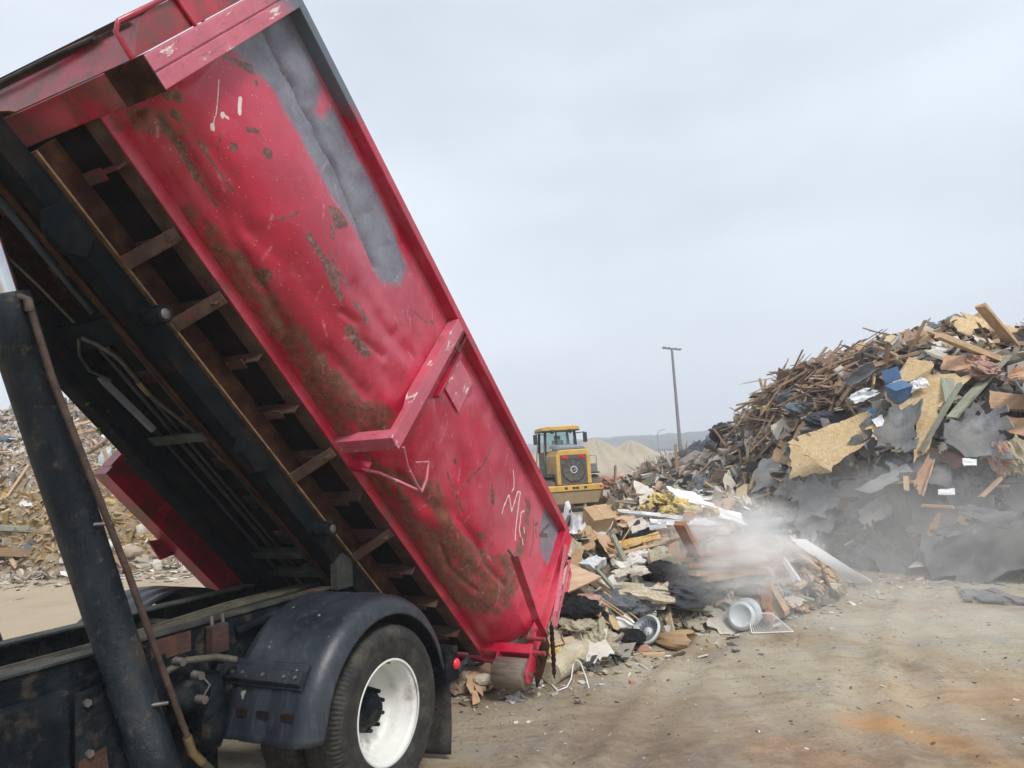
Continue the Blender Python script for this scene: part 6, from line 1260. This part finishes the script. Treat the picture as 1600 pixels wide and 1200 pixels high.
# ---------------------------------------------------------------- far things
b_ = at(1063, 700, 62); t_ = at(1051, 545, 62); pl = empty('light_pole', Matrix.Translation((b_.x, b_.y, 0)), 'tall grey light pole with a crossbar behind the tall heap', 'light pole')
MB().tube([(0, 0, 0), (0, 0, t_.z)], [.17, .10], 12).build('pole', 'pole', pl)
cbar = MB().bar((-.85, -.5, t_.z+.05), (.85, .5, t_.z-.06), .12, .12).build('crossbar', 'pole', pl)
for k in (-.75, -.3, .3, .75): MB().box(k-.14, k+.14, k*.59-.12, k*.59+.12, t_.z-.06*k/.85-.02, t_.z-.06*k/.85+.10).build('lamp_head', 'pole', pl)
b_ = at(1028, 690, 190); t_ = at(1028, 679, 190); pl = empty('street_lamp', Matrix.Translation((b_.x, b_.y, 0)), 'tiny distant street lamp with a curved arm on the wooded skyline', 'street lamp')
MB().tube([(0, 0, 0), (0, 0, t_.z), (.5, 0, t_.z+.9), (1.7, 0, t_.z+1.2)], .11, 8).build('pole', 'pole', pl); MB().box(1.5, 2.2, -.15, .15, t_.z+1.12, t_.z+1.25).build('lamp_head', 'pole', pl)
def sandhill(px, py, Y, rad, label, seed, hscale=1.0):
    p = at(px, py, Y); n = 64; mb = MB(); H = p.z
    for i in range(n):
        for j in range(21):
            q = j/20; t = 2*math.pi*i/n; rr = rad*q*(1+.12*math.sin(2*t+seed)+.22*float(fbm(math.cos(t)*3+5, math.sin(t)*3+seed, seed, 3))*3)
            hh = H*(1-q)**1.08+.05*H*math.sin(t*9+seed)*q*(1-q)+.5*H*q*(1-q)*float(fbm(math.cos(t)*q*4+5, math.sin(t)*q*4+seed, seed+5, 4))+(-.07*H*math.exp(-(q/.12)**2)); mb.v.append((rr*math.cos(t), rr*math.sin(t), hh if j < 20 else -.1))
    mb.f = [(i*21+j, i*21+j+1, ((i+1) % n)*21+j+1, ((i+1) % n)*21+j) for i in range(n) for j in range(20)]; mb.sm = [True]*len(mb.f)
    o = mb.build('sand_pile', 'sand'); o.location = (p.x, p.y, 0); tag(o, label, 'sand pile')
sandhill(927, 679, 72, 5.2, 'pointed tan sand pile right beside the loader cab', 1)
sandhill(985, 684, 76, 5.0, 'rounded tan sand pile between loader and light pole', 2)
sandhill(858, 690, 74, 6.0, 'tan sand pile hidden behind the loader cab', 3)
def bush(px, py, Y, s, label, seed):
    p = at(px, py, Y); mb = MB(); r = random.Random(seed)
    for k in range(130):
        a = r.uniform(0, 6.28); e_ = r.uniform(.3, 1.4); l = s*r.uniform(.4, 1); b = Vector((r.gauss(0, s*.2), r.gauss(0, s*.2), 0)); d_ = Vector((math.cos(a)*math.cos(e_), math.sin(a)*math.cos(e_), math.sin(e_)))
        m1 = b+d_*l*.5; mb.tube([b, m1, m1+(d_+Vector((r.gauss(0, .3), r.gauss(0, .3), .1)))*l*.5], [.02*s, .012*s, .006*s], 4, False)
    o = mb.build('bare_bush', 'bush'); o.location = (p.x, p.y, 0); tag(o, label, 'bush')
bush(1052, 720, 48, 1.9, 'bare grey bush at the foot of the light pole', 1); bush(1022, 720, 46, 1.5, 'small bare bush between the sand piles and the light pole', 2); bush(1082, 720, 44, 2.4, 'pale bare bush between light pole and tall heap', 3)
for k, (px, Y, c) in enumerate(((955, 40, 'redwood'), (975, 42, 'pink'))):
    p = at(px, 755, Y); clump('far_scrap_pile', 'clump', k, c, Vector((p.x, p.y, .25)), (2.2, 1.6, 1.3), ['dull red scrap heap far behind the loader', 'pink scrap heap far behind the loader'][k], 'scrap')

# ---------------------------------------------------------------- dust in the air
def dust(name, c, r, dens, label, seed, sc=1.6, lo=.35, st=None):
    bm = bmesh.new(); bmesh.ops.create_icosphere(bm, subdivisions=3, radius=1); me = bpy.data.meshes.new(name); bm.to_mesh(me); bm.free()
    o = bpy.data.objects.new(name, me); C.collection.objects.link(o); o.location = c; o.scale = r; tag(o, label, 'dust', kind='stuff')
    t = NT('airborne_dust'); t.t.nodes.remove(t.b); pv = t.n('ShaderNodeVolumePrincipled'); pv.inputs['Color'].default_value = (1, .995, .985, 1); pv.inputs['Anisotropy'].default_value = -.15
    ln = t.n('ShaderNodeVectorMath', operation='LENGTH'); t.L(t.tc.outputs['Object'], ln.inputs[0])
    fall = t.ramp(ln.outputs['Value'], [(.15, 1.0), (.95, 0.0)]); ns = t.ramp(t.noise(sc, 5, .65, st), [(lo, 0.0), (.75, 1.0)])
    t.L(t.math('MULTIPLY', t.math('MULTIPLY', fall, ns), dens), pv.inputs['Density']); t.L(pv.outputs[0], t.o.inputs['Volume']); me.materials.append(t.m)
dust('dust_cloud', (2.45, 8.75, .75), (1.15, .9, .8), 7.0, 'pale dust puff rising from the tipped load', 1, 2.4, .38, (.8, 1, 1.8))
dust('ground_dust', (4.0, 8.2, .1), (2.6, 1.7, .55), .55, 'faint pale dust drifting low over the dirt beside the white door', 3, 1.6, .3, (.6, 1, 2))
dust('dust_haze', (5.6, 10.2, .7), (3.8, 1.6, 1.3), .5, 'thin dust hanging at the foot of the tall heap', 2, 1.5, .25)

hz = MB().box(-200, 800, -8, 900, -4, 60).build('haze', 'sand'); hz.data.materials.clear(); tag(hz, 'thin grey haze over the whole yard', 'haze', kind='stuff')
t = NT('haze_air'); t.t.nodes.remove(t.b); pv = t.n('ShaderNodeVolumePrincipled'); pv.inputs['Color'].default_value = (.86, .91, 1, 1); pv.inputs['Density'].default_value = .0018; t.L(pv.outputs[0], t.o.inputs['Volume']); hz.data.materials.append(t.m)
